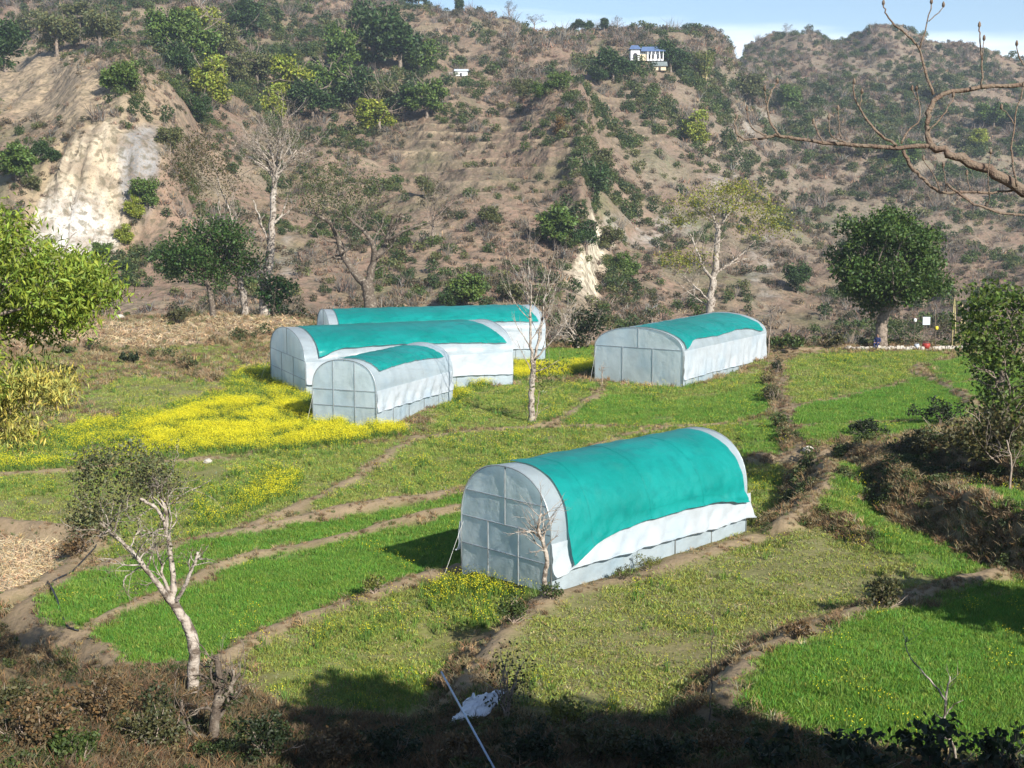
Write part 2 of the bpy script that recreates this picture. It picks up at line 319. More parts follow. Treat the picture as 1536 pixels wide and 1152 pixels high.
sz_ = np.hypot(*np.gradient(Z, NR)); stp = (blur(sz_, .8) + (fbm(XX * 1.5, YY * 1.5, 55) - .5) * .25) > .42; KI[stp & (YY < 118) & ~np.isin(KI, [kid['path']])] = kid['bank']
# the slope the photographer stands on
EP = [(-700,930,-1.6),(0,950,-1.8),(60,1015,-2.0),(120,1030,-1.9),(200,1010,-1.2),(330,1012,-1.1),(420,1068,-1),(650,1092,-.9),(780,1082,0),(1000,1092,0),(1110,1094,.6),(1260,1128,.9),(1400,1142,.9),(1536,1152,.9),(2200,1160,1)]
EW = np.array([onz(*e) for e in EP]); o_ = np.argsort(EW[:, 0]); EW = EW[o_]
ye = np.interp(GX, EW[:, 0], EW[:, 1]); ze = np.interp(GX, EW[:, 0], EW[:, 2])
D = (ye[None, :] + (fbm(XX * .35, YY * .2, 31) - .5) * .9) - YY
SL = ze[None, :] + np.where(D < 14, D * .29, 4.06 + (D - 14) * .33) + (fbm(XX * .45, YY * .45, 33) - .5) * np.clip(D, 0, 2) * .35
SL = np.minimum(SL, 11.2 + (fbm(XX * .1, YY * .1, 5) - .5))
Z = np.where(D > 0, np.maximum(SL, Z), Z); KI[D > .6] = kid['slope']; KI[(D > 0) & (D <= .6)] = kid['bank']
# the far rim of the fields, where the land falls into the ravine
RP = [(-700,478,.9),(0,478,.9),(330,472,1),(440,474,1),(520,486,.8),(640,500,.3),(800,517,0),(890,517,0),(1160,522,.2),(1260,521,.5),(1460,520,.6),(1600,526,1),(2300,540,1)]
RW = np.array([onz(*e) for e in RP]); yr = np.interp(XX + (fbm(XX * .15, YY * .15, 44) - .5) * 8, RW[:, 0], RW[:, 1])
DR = YY - yr - (fbm(XX * .3, YY * .3, 41) - .5) * 3
Z = np.where(DR > 0, Z - np.clip(DR, 0, 30) * .75 - np.clip(DR, 0, 2) * .2, Z); KI[DR > -.8] = kid['bank']
rough = np.array([.02, .02, .03, .03, .02, .02, .05, .06, .12, .14, .05, .06, .2, .16])[KI]
Z += (fbm(XX * 1.4, YY * 1.4, 50) - .5) * blur(rough, 1.2) * 2 + (fbm(XX * .12, YY * .12, 51) - .5) * .18
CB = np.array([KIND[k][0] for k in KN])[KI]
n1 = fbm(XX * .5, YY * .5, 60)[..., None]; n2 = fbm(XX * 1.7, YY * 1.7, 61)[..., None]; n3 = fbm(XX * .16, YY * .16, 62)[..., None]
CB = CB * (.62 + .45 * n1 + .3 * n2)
dryc = np.array([.22, .175, .09]); isf = np.isin(KI, [kid[k] for k in ('wheat', 'sparse', 'olive', 'grass', 'mustardlite')])[..., None]
mixd = np.clip((n3 - .5) * 3.0 + (n2 - .5) * 1.2, 0, .6) * isf; CB = CB * (1 - mixd) + dryc * (.7 + .5 * n2) * mixd
for c in range(3): CB[..., c] = blur(CB[..., c], .6)
ny, nx = XX.shape
idx = np.arange(ny * nx).reshape(ny, nx)
FQ = np.stack([idx[:-1, :-1], idx[:-1, 1:], idx[1:, 1:], idx[1:, :-1]], -1).reshape(-1, 4)
def ground_mat(name, sc, extra):
    m = mat(name, (1, 1, 1), .95, attr=True, noise=extra, bump=.7, bscale=sc, spec=.1); return m
gm = ground_mat('terrace_ground', 3.5, [(2.2, (.25, .19, .12), .52, .72, .42), (9, (.11, .10, .04), .5, .72, .45), (26, (.36, .30, .20), .60, .78, .55)])
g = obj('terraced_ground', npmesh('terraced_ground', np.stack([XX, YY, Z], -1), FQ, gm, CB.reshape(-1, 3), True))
tag(g, 'terraced farmland with green plots and brown earth banks', 'ground', kind='structure')

# ------------------------------------------------------------------ the hillside across the ravine
HC = {                                        # picture column: (metres ahead, picture row of the surface)
 -500: [(120,640),(160,520),(200,420),(240,320),(300,220),(360,170),(420,100),(560,0),(700,-80),(1000,-60)],
 -100: [(120,640),(165,505),(200,400),(222,310),(238,245),(255,205),(300,170),(340,150),(365,160),(420,90),(540,10),(680,-80),(1000,-60)],
 20:  [(120,640),(165,505),(195,420),(207,360),(214,270),(235,215),(255,182),(300,140),(325,118),(350,130),(420,80),(530,10),(680,-80),(1000,-60)],
 70:  [(120,640),(165,505),(196,412),(205,390),(216,280),(228,215),(250,165),(290,118),(310,102),(340,120),(410,70),(530,0),(680,-80),(1000,-60)],
 130: [(120,640),(165,505),(198,412),(208,396),(221,215),(230,165),(250,110),(275,86),(300,96),(400,50),(530,-20),(680,-90),(1000,-60)],
 190: [(120,640),(165,500),(198,412),(211,378),(224,205),(234,140),(250,92),(272,84),(295,95),(400,45),(530,-30),(680,-90),(1000,-60)],
 240: [(120,640),(165,500),(195,420),(214,350),(225,225),(245,160),(275,118),(310,100),(400,45),(530,-30),(680,-90),(1000,-60)],
 310: [(120,640),(165,495),(200,410),(240,310),(275,215),(310,155),(350,110),(420,50),(540,-30),(680,-90),(1000,-60)],
 450: [(120,640),(165,495),(200,425),(250,335),(300,240),(340,175),(385,110),(440,60),(520,0),(620,-30),(700,-20),(1000,40)],
 560: [(120,640),(165,500),(200,435),(250,345),(300,255),(330,205),(360,150),(400,105),(460,50),(540,2),(580,-4),(620,20),(1000,120)],
 640: [(120,640),(165,505),(200,435),(240,355),(280,275),(315,205),(355,155),(400,110),(480,40),(550,8),(580,8),(620,40),(1000,140)],
 760: [(120,640),(165,510),(200,432),(240,345),(280,270),(320,200),(350,160),(385,128),(430,90),(500,40),(540,27),(570,40),(1000,170)],
 830: [(120,640),(165,515),(195,450),(230,370),(270,280),(305,195),(330,140),(345,121),(365,132),(430,105),(500,58),(550,42),(590,60),(1000,170)],
 872: [(120,640),(165,520),(187,478),(209,432),(226,345),(264,262),(300,185),(335,130),(350,124),(375,150),(430,112),(500,60),(550,42),(590,62),(1000,170)],
 900: [(120,640),(165,530),(190,492),(212,462),(232,420),(260,350),(300,262),(350,190),(395,145),(440,112),(510,62),(560,44),(600,66),(1000,170)],
 960: [(120,640),(165,540),(200,485),(240,425),(290,335),(340,250),(380,180),(410,128),(440,100),(455,92),(500,68),(560,44),(610,70),(1000,165)],
 1040: [(120,650),(168,540),(210,480),(260,405),(310,325),(360,250),(410,170),(450,115),(490,85),(560,48),(610,70),(1000,165)],
 1092: [(120,650),(170,540),(210,482),(260,410),(310,335),(360,265),(420,190),(480,135),(530,90),(560,62),(585,95),(640,110),(1000,160)],
 1120: [(120,650),(170,540),(210,485),(260,420),(320,345),(380,270),(450,195),(520,145),(600,112),(700,92),(800,72),(850,85),(1000,120)],
 1160: [(120,650),(170,542),(215,485),(270,420),(330,345),(400,270),(480,200),(560,150),(650,110),(760,62),(800,54),(850,70),(1000,120)],
 1215: [(120,650),(170,545),(220,485),(280,420),(340,350),(410,275),(490,205),(570,150),(660,105),(760,58),(800,53),(850,70),(1000,120)],
 1245: [(120,650),(170,545),(220,485),(285,415),(350,345),(420,270),(500,200),(580,145),(660,105),(740,72),(780,62),(830,75),(1000,120)],
 1325: [(120,650),(170,545),(220,485),(290,412),(355,345),(420,275),(500,200),(580,140),(660,92),(730,52),(755,45),(800,60),(1000,120)],
 1440: [(120,650),(170,545),(220,488),(290,420),(360,350),(430,285),(510,215),(590,158),(670,110),(730,80),(755,74),(800,90),(1000,140)],
 1540: [(120,650),(170,545),(220,490),(290,425),(360,360),(430,295),(510,230),(590,175),(670,125),(730,102),(755,97),(800,110),(1000,150)],
 1950: [(120,650),(170,550),(220,495),(290,435),(360,370),(430,310),(510,250),(590,200),(670,160),(755,130),(800,140),(1000,170)],
}
NA, NY = 640, 470
ck = sorted(HC); ca = np.array([(k - 768) / F / 1.013 for k in ck])
AG = np.linspace(ca[0], ca[-1], NA); tt = np.linspace(0, 1, NY); YG = 120 * (1000 / 120) ** (tt ** 1.3)
def zof(Y, py):
    v = -(py - 576) / F; return CH + Y * (-SP + v * CP) / (CP + v * SP)
CZ = np.array([zof(YG, np.interp(YG, [p[0] for p in HC[k]], [p[1] for p in HC[k]])) for k in ck])     # (cols, NY)
fi = np.clip(np.searchsorted(ca, AG) - 1, 0, len(ca) - 2); u = (AG - ca[fi]) / (ca[fi + 1] - ca[fi]); u = u * u * (3 - 2 * u) * .6 + u * .4
HZ = (CZ[fi] * (1 - u)[:, None] + CZ[fi + 1] * u[:, None]).T                                           # (NY, NA)
HX = AG[None, :] * YG[:, None]; HYY = np.repeat(YG[:, None], NA, 1)
pxg = AG * F * 1.013 + 768
def pygrid():
    k = (HZ - CH) / HYY; v = (k * CP + SP) / (CP - k * SP); return 576 - v * F
PXG = np.repeat(pxg[None, :], NY, 0); PYG = pygrid()
amp = np.clip((HYY - 150) / 120, 0, 1)
rid = 1 - np.abs(2 * fbm(HX / 34, HYY / 60, 71, 4) - 1)
HZ = HZ + amp * ((fbm(HX / 42, HYY / 42, 70, 3) - .5) * 7 + (rid - .75) * 7 + (fbm(HX / 9, HYY / 9, 72, 4) - .5) * 3.2 + (fbm(HX / 3.1, HYY / 3.1, 73, 3) - .5) * 1.3)
def blob(cx, cy, rx, ry, soft=.4): return np.clip((1 - np.hypot((PXG - cx) / rx, (PYG - cy) / ry)) / soft, 0, 1)
rb = np.maximum(blob(130, 290, 100, 130, .5), blob(890, 390, 50, 100, .5)); HYY = HYY + rb * ((fbm(HX / 2.2, HZ / 14, 77, 3) - .5) * 5 + (fbm(HX / .9, HZ / 3, 78, 3) - .5) * 2.2)
# old field terraces on the spur and above it
def blob(cx, cy, rx, ry, soft=.4): return np.clip((1 - np.hypot((PXG - cx) / rx, (PYG - cy) / ry)) / soft, 0, 1)
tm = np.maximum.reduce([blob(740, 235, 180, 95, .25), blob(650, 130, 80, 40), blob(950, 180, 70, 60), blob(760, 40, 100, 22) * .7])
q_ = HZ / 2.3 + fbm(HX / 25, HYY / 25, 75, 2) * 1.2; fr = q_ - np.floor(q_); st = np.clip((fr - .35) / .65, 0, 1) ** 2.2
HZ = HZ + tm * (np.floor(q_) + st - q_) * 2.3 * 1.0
# colours of the ground cover
def smooth(x, a, b): return np.clip((x - a) / (b - a), 0, 1)
gz0 = np.gradient(HZ, axis=0) / np.gradient(HYY, axis=0); gx0 = np.gradient(HZ, axis=1) / np.gradient(HX, axis=1)
slope = np.hypot(gz0, gx0)
a1 = fbm(HX / 30, HYY / 45, 80)[..., None]; a2 = fbm(HX / 7, HYY / 9, 81)[..., None]; a3 = fbm(HX / 2.2, HYY / 2.2, 82)[..., None]
brown = np.array([.245, .165, .118]); rust = np.array([.185, .12, .088]); straw = np.array([.29, .22, .15]); grey = np.array([.19, .17, .135]); green = np.array([.115, .14, .058])
HCOL = brown * np.ones(HZ.shape + (1,))
def mixc(c, f): 
    global HCOL
    f = np.clip(f, 0, 1); HCOL = HCOL * (1 - f) + np.array(c) * f
mixc(rust, (a1 - .45) * 3); mixc(straw, (a2 - .52) * 3.2); mixc(green, (fbm(HX / 18, HYY / 22, 85)[..., None] - .52) * 3.5 * .8)
mixc(grey, (blob(1250, 200, 420, 260, .6)[..., None] * .55 + (a2 - .5) * .6)); mixc(rust * .85, blob(1380, 470, 300, 90, .5)[..., None] * .5)
mixc((.37, .285, .19), blob(95, 135, 150, 62, .3)[..., None] * .9); mixc(straw * .9, blob(620, 60, 130, 60, .6)[..., None] * .5); mixc(straw*.95, blob(230, 200, 60, 70, .5)[..., None] * .6)
dk = (a3 - .55) * 2.4; mixc((.075, .075, .05), np.clip(dk, 0, .6))
wpx = PXG + (fbm(HX / 5, HZ / 5, 96) - .5) * 40; wpy = PYG + (fbm(HX / 6, HZ / 6, 97) - .5) * 40
def wblob(cx, cy, rx, ry, soft=.4): return np.clip((1 - np.hypot((wpx - cx) / rx, (wpy - cy) / ry)) / soft, 0, 1)
streak = fbm(HX / 1.3, HZ / 16, 91)[..., None]; streak2 = fbm(HX / .7, HZ / 9, 92)[..., None]
lit_tread = tm * np.clip((.36 - fr) * 8, 0, 1) * np.clip((fbm(HX / 9, HYY / 9, 99) - .3) * 4, 0, 1); shade_riser = tm * np.clip((fr - .45) * 8, 0, 1); mixc((.40, .31, .20), lit_tread[..., None] * .7); mixc((.09, .07, .05), shade_riser[..., None] * .6)  # straw treads painted as if lit, risers darkened like shade
cl = np.maximum.reduce([wblob(112, 335, 74, 85, .3), wblob(135, 280, 52, 90, .3), wblob(158, 225, 34, 50, .4), wblob(75, 375, 40, 45, .4)])
cl = np.clip(cl * 1.5 - np.clip((streak[..., 0] - .56) * 5, 0, .9) * (1 - wblob(105, 360, 70, 60, .5)), 0, 1)[..., None]
tanr = np.maximum(wblob(130, 280, 115, 150, .5), wblob(225, 190, 60, 80, .6))[..., None]
mixc(np.array([.34, .26, .17]) * (.7 + .6 * streak), tanr * .75)
mixc(np.array([.44, .37, .27]) * (.5 + .9 * streak2), cl)
lowc = wblob(110, 350, 80, 70, .6)[..., None] * cl; mixc(np.array([.56, .54, .50]) * (.7 + .5 * streak2), lowc * .85)
gr = np.clip(wblob(205, 255, 40, 75, .35) * 1.3 - .1 + (a2[..., 0] - .5) * .5, 0, 1)[..., None] * (wblob(205, 255, 46, 84, .2)[..., None] > 0); mixc(np.array([.22, .22, .22]) * (.6 + .8 * streak2), gr * .85)
c2 = np.clip(np.maximum(wblob(893, 395, 20, 85, .5), wblob(878, 425, 40, 50, .6) * .8) + (streak[..., 0] - .5) * .9, 0, 1)[..., None] * (np.maximum(wblob(893, 395, 26, 95), wblob(880, 425, 46, 55)) > 0)[..., None]
mixc(np.array([.60, .53, .40]) * (.5 + .9 * streak2), c2)
for bx_, by_, rx_, ry_ in ((930,318,34,12),(1000,330,40,16),(1090,290,30,26),(1150,415,24,60),(965,345,30,12),(1110,180,40,14),(430,380,18,40)):
    bb = blob(bx_, by_, rx_ * 1.4, ry_ * 1.4, .6); mixc((.36, .34, .31), (np.clip(bb + (fbm(HX / 2.5, HYY / 6, 95) - .62) * 2.6, 0, 1) * (bb > 0))[..., None] * .55)
HCOL *= (.76 + .5 * a3)
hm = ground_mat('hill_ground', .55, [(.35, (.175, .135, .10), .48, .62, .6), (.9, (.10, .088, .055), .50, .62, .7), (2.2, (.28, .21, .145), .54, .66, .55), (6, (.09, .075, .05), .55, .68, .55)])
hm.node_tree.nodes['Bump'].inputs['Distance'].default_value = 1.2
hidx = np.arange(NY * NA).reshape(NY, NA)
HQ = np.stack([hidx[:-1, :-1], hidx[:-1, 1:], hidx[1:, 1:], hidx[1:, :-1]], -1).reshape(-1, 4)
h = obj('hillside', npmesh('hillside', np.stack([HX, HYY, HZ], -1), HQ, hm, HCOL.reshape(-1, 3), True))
tag(h, 'dry brown scrubby mountainside rising beyond the ravine', 'hillside', kind='structure')
def hzfar(x, y):
    y = np.clip(np.asarray(y, float), YG[0], YG[-1] - .01); a = np.asarray(x) / y
    fj = np.clip(np.interp(y, YG, np.arange(NY)), 0, NY - 1.001); fa = np.clip((a - AG[0]) / (AG[1] - AG[0]), 0, NA - 1.001)
    j = fj.astype(int); i = fa.astype(int); v = fj - j; u = fa - i
    return (HZ[j, i] * (1 - u) + HZ[j, i + 1] * u) * (1 - v) + (HZ[j + 1, i] * (1 - u) + HZ[j + 1, i + 1] * u) * v
def hitfar(px, py):
    d = ray(px, py); t = np.arange(150, 990, .4) / d[1]; P = d[None] * t[:, None]; P[:, 2] += CH
    b = P[:, 2] < hzfar(P[:, 0], P[:, 1])
    if b.any(): return P[np.argmax(b)]
    k = np.argmin(P[:, 2] - hzfar(P[:, 0], P[:, 1])); p = P[k]; p[2] = hzfar(p[0], p[1]); return p
vb = MB(); an = np.arange(48) * 2 * np.pi / 48
vb.add([(math.cos(a) * 1500, math.sin(a) * 1500, -45) for a in an], [tuple(range(48))])
v_ = vb.build('valley_ground', mat('valley_soil', (.2, .15, .1), .95, noise=[(.01, (.1, .11, .06), .45, .6, .8)])); tag(v_, 'low valley floor stretching away to the horizon', 'ground', kind='structure')

# ------------------------------------------------------------------ polyhouses
def house(label, B, ang, Wd, L, hw, ht, pw, net, bars, posts, topbars, curtain=(.55, .28), hoops=5, seed=0, sheet='film', arch_p=1.0, flaps=False, curtain_from=None):
    """local frame: +x along the ridge (away from the camera), +y to the left, front right corner at the origin"""
    r = np.random.default_rng(seed); gz = float(hz0(B[0], B[1])) if len(B) < 3 else B[2]
    H = empty('polyhouse', (B[0], B[1], gz - .02), label, 'polyhouse', 'plastic polyhouses standing among the plots', R(ang))
    rise = ht - hw
    def prof(a):                                # a: 0 = right eave, pi = left eave
        c, s_ = np.cos(a), np.sin(a)
        return Wd / 2 - Wd / 2 * np.sign(c) * np.abs(c) ** arch_p, hw + rise * np.abs(s_) ** pw
    def zroof(y):                               # roof height over the end wall
        c = np.clip((Wd / 2 - y) / (Wd / 2), -1, 1); a = np.arccos(np.sign(c) * np.abs(c) ** (1 / arch_p)); return hw + rise * np.sin(a) ** pw
    nz_ = lambda n, m, sc, s: fbm(np.linspace(0, sc, n)[:, None] + np.zeros((n, m)) + s * 3.1, np.linspace(0, sc * m / n, m)[None] + np.zeros((n, m)), s)
    # roof sheet
    xs = np.linspace(-.03, L + .03, 40); aa = np.linspace(0, np.pi, 28); X_, A_ = np.meshgrid(xs, aa, indexing='ij'); y_, z_ = prof(A_)
    sag = -.035 * np.sin(np.clip(X_ / L, 0, 1) * np.pi * hoops) ** 2 + (fbm(X_ * 1.3, A_ * 3, seed) - .5) * .04
    c0 = np.stack([X_, (y_ - Wd / 2) * (1 + sag * .5) + Wd / 2, z_ + sag * .6], -1); m = MB(); m.grid(c0); m.build('roof_sheet', M[sheet], H, True)
    for i in range(hoops + 1):                  # hoops
        x = L * i / hoops; a = np.linspace(0, np.pi, 25); y, z = prof(a); y = Wd / 2 + (y - Wd / 2) * .985; z = z - .03
        P = np.stack([np.full(27, x), np.r_[.03, y, Wd - .03], np.r_[0, z, 0]], -1)
        if i in (0, hoops): P[:, 0] += -.045 if i == 0 else .045; P[:, 2] += .035
        m = MB(); m.tube(P, .03, 6); m.build('hoop', M['pipe'], H, True)
    m = MB(); m.tube([(0, Wd / 2, ht - .07), (L, Wd / 2, ht - .07)], .025, 6); m.build('ridge_pipe', M['pipe'], H)
    # end walls made of film panels between the bars
    def endwall(x, sgn):
        lv = [0] + bars + [99]; cells = []
        for k in range(len(lv) - 1):
            z0, z1 = lv[k], lv[k + 1]; ps = [0] + (posts if z0 < hw * .99 or not topbars else topbars) + [Wd]
            for p in range(len(ps) - 1): cells.append((ps[p], ps[p + 1], z0, z1))
        for (y0, y1, z0, z1) in cells:
            n = 12; yy = np.linspace(y0 + .012, y1 - .012, n); G = np.zeros((n, 9, 3))
            for i, y in enumerate(yy):
                top = min(z1 - .012, zroof(y) - .02) if z1 < 90 else zroof(y) - .02
                zz = np.linspace(min(z0 + .012, top - .001), top, 9); G[i, :, 1] = y; G[i, :, 2] = zz
            bul = np.sin(np.linspace(0, np.pi, n))[:, None] * np.sin(np.linspace(0, np.pi, 9))[None]
            G[:, :, 0] = x + sgn * ((r.random() - .6) * .10 * bul + (fbm(G[:, :, 1] * 2.2 + G[:, :, 2] * 1.6, G[:, :, 2] * .9, seed + 5) - .5) * .10 * (bul ** .5))
            m = MB(); m.grid(G if sgn < 0 else G[::-1]); m.build('panel', M['film_end'], H, True)
        for z in bars:
            ys = np.linspace(0, Wd, 60); ok = zroof(ys) > z - .02
            m = MB(); m.tube([(x + sgn * .03, ys[ok][0], z), (x + sgn * .03, ys[ok][-1], z)], .022, 6); m.build('frame_bar', M['pipe'], H)
        for y in posts:
            zt = max([b for b in bars if b <= hw * 1.15] or [zroof(y)]) if topbars is not None else zroof(y)
            m = MB(); m.tube([(x + sgn * .035, y, 0), (x + sgn * .035, y, zt)], .024, 6); m.build('frame_post', M['pipe'], H)
        for y in (topbars or []):
            zb = max(b for b in bars if b <= hw * 1.15); m = MB(); m.tube([(x + sgn * .035, y, zb), (x + sgn * .035, y, zroof(y) - .03)], .022, 6); m.build('frame_post', M['pipe'], H)
    endwall(0, -1); endwall(L, 1)
    # side walls: skirt near the ground, curtain hanging from the eave over it
    sk, fl = curtain
    for sy, y0 in ((-1, 0), (1, Wd)):
        n = 110; x = np.linspace(0, L, n); G = np.zeros((n, 8, 3)); zz = np.linspace(-.25, sk + .25, 8)
        G[:, :, 0] = x[:, None]; G[:, :, 2] = zz[None]; G[:, :, 1] = y0 - sy * .02 + sy * ((fbm(x * 3.2, x * 0, seed + 9)[:, None] - .5) * .07 * np.ones(8))
        m = MB(); m.grid(G); m.build('skirt', M['skirt'], H, True)
        x = np.linspace(-.08 if flaps else 0.0, L + (.25 if flaps else 0.0), n); G = np.zeros((n, 12, 3)); t = np.linspace(0, 1, 12)
        low = sk + (fbm(x * .8, x * 0 + 3, seed + 11) - .5) * .10 + .05 * np.sin(x / L * np.pi)
        if flaps: low = low - .12 * np.exp(-(x / .5) ** 2) + .10 * np.exp(-((x - L) / .6) ** 2)
        zt = hw if curtain_from is None else curtain_from
        G[:, :, 0] = x[:, None]; G[:, :, 2] = zt + (low[:, None] - zt) * t[None]
        G[:, :, 1] = y0 + sy * (.015 + fl * t[None] ** 1.6 * (.75 + .5 * fbm(x * 1.1, x * 0, seed + 12)[:, None]) + (fbm(x[:, None] * 2.4 + t[None] * 2.0, t[None] * 2.5 + 0 * x[:, None], seed + 13) - .5) * .22 * t[None] ** .7 + .035 * np.sin(x[:, None] * 5.2 + t[None] * 4.5 + 3 * fbm(x * .7, x * 0, seed + 14)[:, None]) * t[None] ** .6)
        m = MB(); m.grid(G); sc_ = m.build('side_curtain', M['curtain'], H, True)
        m = MB(); m.tube(G[:, -1], .03, 6); m.build('roller_pipe', M['curtain'], sc_, True)
    # shade net draped over the ridge
    nx_, na = 90, 34; s = np.linspace(0, 1, nx_); G = np.zeros((nx_, na, 3))
    x0f, x1f, aL, low = net
    for i, si in enumerate(s):
        a1 = aL(si); a0 = low(si); a = np.linspace(a1, a0, na)
        aa_ = np.clip(a, 0, np.pi); y, z = prof(aa_); over = np.clip(-a, 0, 9)
        z = z - over; y = y - .06 * (over > 0) - over * .28
        tt_ = np.linspace(0, 1, na)
        G[i, :, 0] = x0f(tt_) + (x1f(tt_) - x0f(tt_)) * si; G[i, :, 1] = Wd / 2 + (y - Wd / 2) * 1.012; G[i, :, 2] = z + .028
    wr = (fbm(G[:, :, 0] * .9, G[:, :, 1] * 1.4 + G[:, :, 2], seed + 20) - .5)
    tz = np.linspace(0, 1, na)[None]
    low_w = (fbm(G[:, :, 0] * 1.1 + tz * 1.5, tz * 9 + 0 * G[:, :, 0], seed + 21) - .5) * np.clip((tz - .55) / .45, 0, 1)
    crs = fbm(G[:, :, 0] * 3.1 + tz * 3, tz * 26 + G[:, :, 0] * .35, seed + 23) - .5
    G[:, :, 2] += crs * .05 * np.clip(tz * 1.6 - .25, 0, 1) + np.abs(wr) * .14 + np.abs(low_w) * .16 - .02 * np.sin(s * np.pi * hoops)[:, None] ** 2; G[:, :, 1] -= .04 + np.abs(low_w) * .2 + np.abs(wr) * .06 * (tz > .5)
    m = MB(); m.grid(G[:, ::-1]); net_o = m.build('shade_net', M['net'], H, True)
    for q in np.arange(1.8, L - 1.5, 3.0 if L < 12 else 3.6):     # sewn seams of the net
        k_ = int(np.argmin(np.abs(G[:, na // 2, 0] - q))); m = MB(); m.tube(G[k_] + [0, -.004, .004], .006, 4); m.build('net_seam', M['net'], net_o, True)
    for q in (.93,): m = MB(); m.tube(G[:, int(q * na)] + [0, -.005, .004], .006, 4); m.build('tie_rope', M['net'], net_o, True)
    m = MB(); m.tube(G[:, -1], .006, 4); m.build('net_hem', M['net'], net_o, True)
    m = MB(); m.tube(np.stack([np.linspace(-.9, 0, 4), np.full(4, Wd * .98), np.linspace(0, hw, 4)], -1), .008, 4); m.build('guy_rope', M['rope'], H)
    return H
ab = lambda v: (lambda t: v + 0 * t)
Bn = onz(829, 889, 0)
house('large nearest polyhouse, green net hanging low over its right side, beside brown field', (Bn[0], Bn[1], -.05), 44.5, 4.5, 10.9, 1.75, 4.05, .80,
      (lambda t: .78 - .15 * t, lambda t: 10.25 + .55 * t ** 2, lambda s: 1.95 + .1 * np.sin(s * 9), lambda s: -.16 + .14 * np.sin(np.clip(s, 0, 1) * np.pi * .9) ** .8 - .72 * np.exp(-(s / .13) ** 1.3) - .22 * np.exp(-((1 - s) / .12) ** 2)),
      [1.0, 2.0, 2.95], [1.6, 3.1], [2.25], curtain=(.78, .20), hoops=5, seed=1, arch_p=.92, flaps=True)
B4 = onz(1025, 581, 0)
house('wide low polyhouse with wrinkled end wall, right of the others, beside footpath', (B4[0], B4[1], 0.0), 57.5, 7.1, 15.2, 2.55, 4.05, .95,
      (ab(.25), ab(14.4), lambda s: 1.75, lambda s: .30 + .12 * np.sin(s * np.pi) + .05 * np.sin(s * 11) - .26 * np.exp(-(s / .07) ** 2) - .12 * np.exp(-((1 - s) / .1) ** 2)),
      [2.6], [2.4, 4.8], [3.55], curtain=(.55, .10), hoops=6, seed=2)
B3 = onz(566, 641, -.15)
house('short polyhouse with tall rounded end, standing in yellow mustard in front of two longer ones', (B3[0], B3[1], -.2), 67, 4.35, 10.2, 2.0, 3.95, .72,
      (lambda t: .5 + .3 * t, lambda t: 7.9 + 1.4 * t, lambda s: 1.9, lambda s: .56 + .1 * np.sin(s * np.pi) - .06 * s),
      [1.2, 2.15], [1.45, 2.9], None, curtain=(.95, .06), hoops=5, seed=3, arch_p=.92, curtain_from=2.2)
B2 = onz(460, 596, 0)
house('long polyhouse behind the short mustard field one, flat teal net along its roof', (B2[0], B2[1], 0.0), 24, 9.6, 15.0, 2.35, 4.25, .90,
      (ab(.9), lambda t: 13.2 + 1.4 * t, lambda s: 1.9, lambda s: .34 + .10 * np.sin(s * np.pi) - .24 * np.exp(-(s / .07) ** 2) - .05 * s),
      [1.15, 2.4], [3.2, 6.4], [4.8], curtain=(.85, .12), hoops=7, seed=4)
B1 = at(497, 548, 104.0)
house('rearmost polyhouse half hidden behind the long one, dark green net on top', (B1[0], B1[1], .1), 16, 7.6, 17.6, 2.3, 4.15, .9,
      (ab(.7), lambda t: 16.2 + .9 * t, lambda s: 1.9, lambda s: .36 + .08 * np.sin(s * np.pi)),
      [1.15, 2.35], [2.5, 5.0], [3.8], curtain=(.85, .12), hoops=7, seed=5)

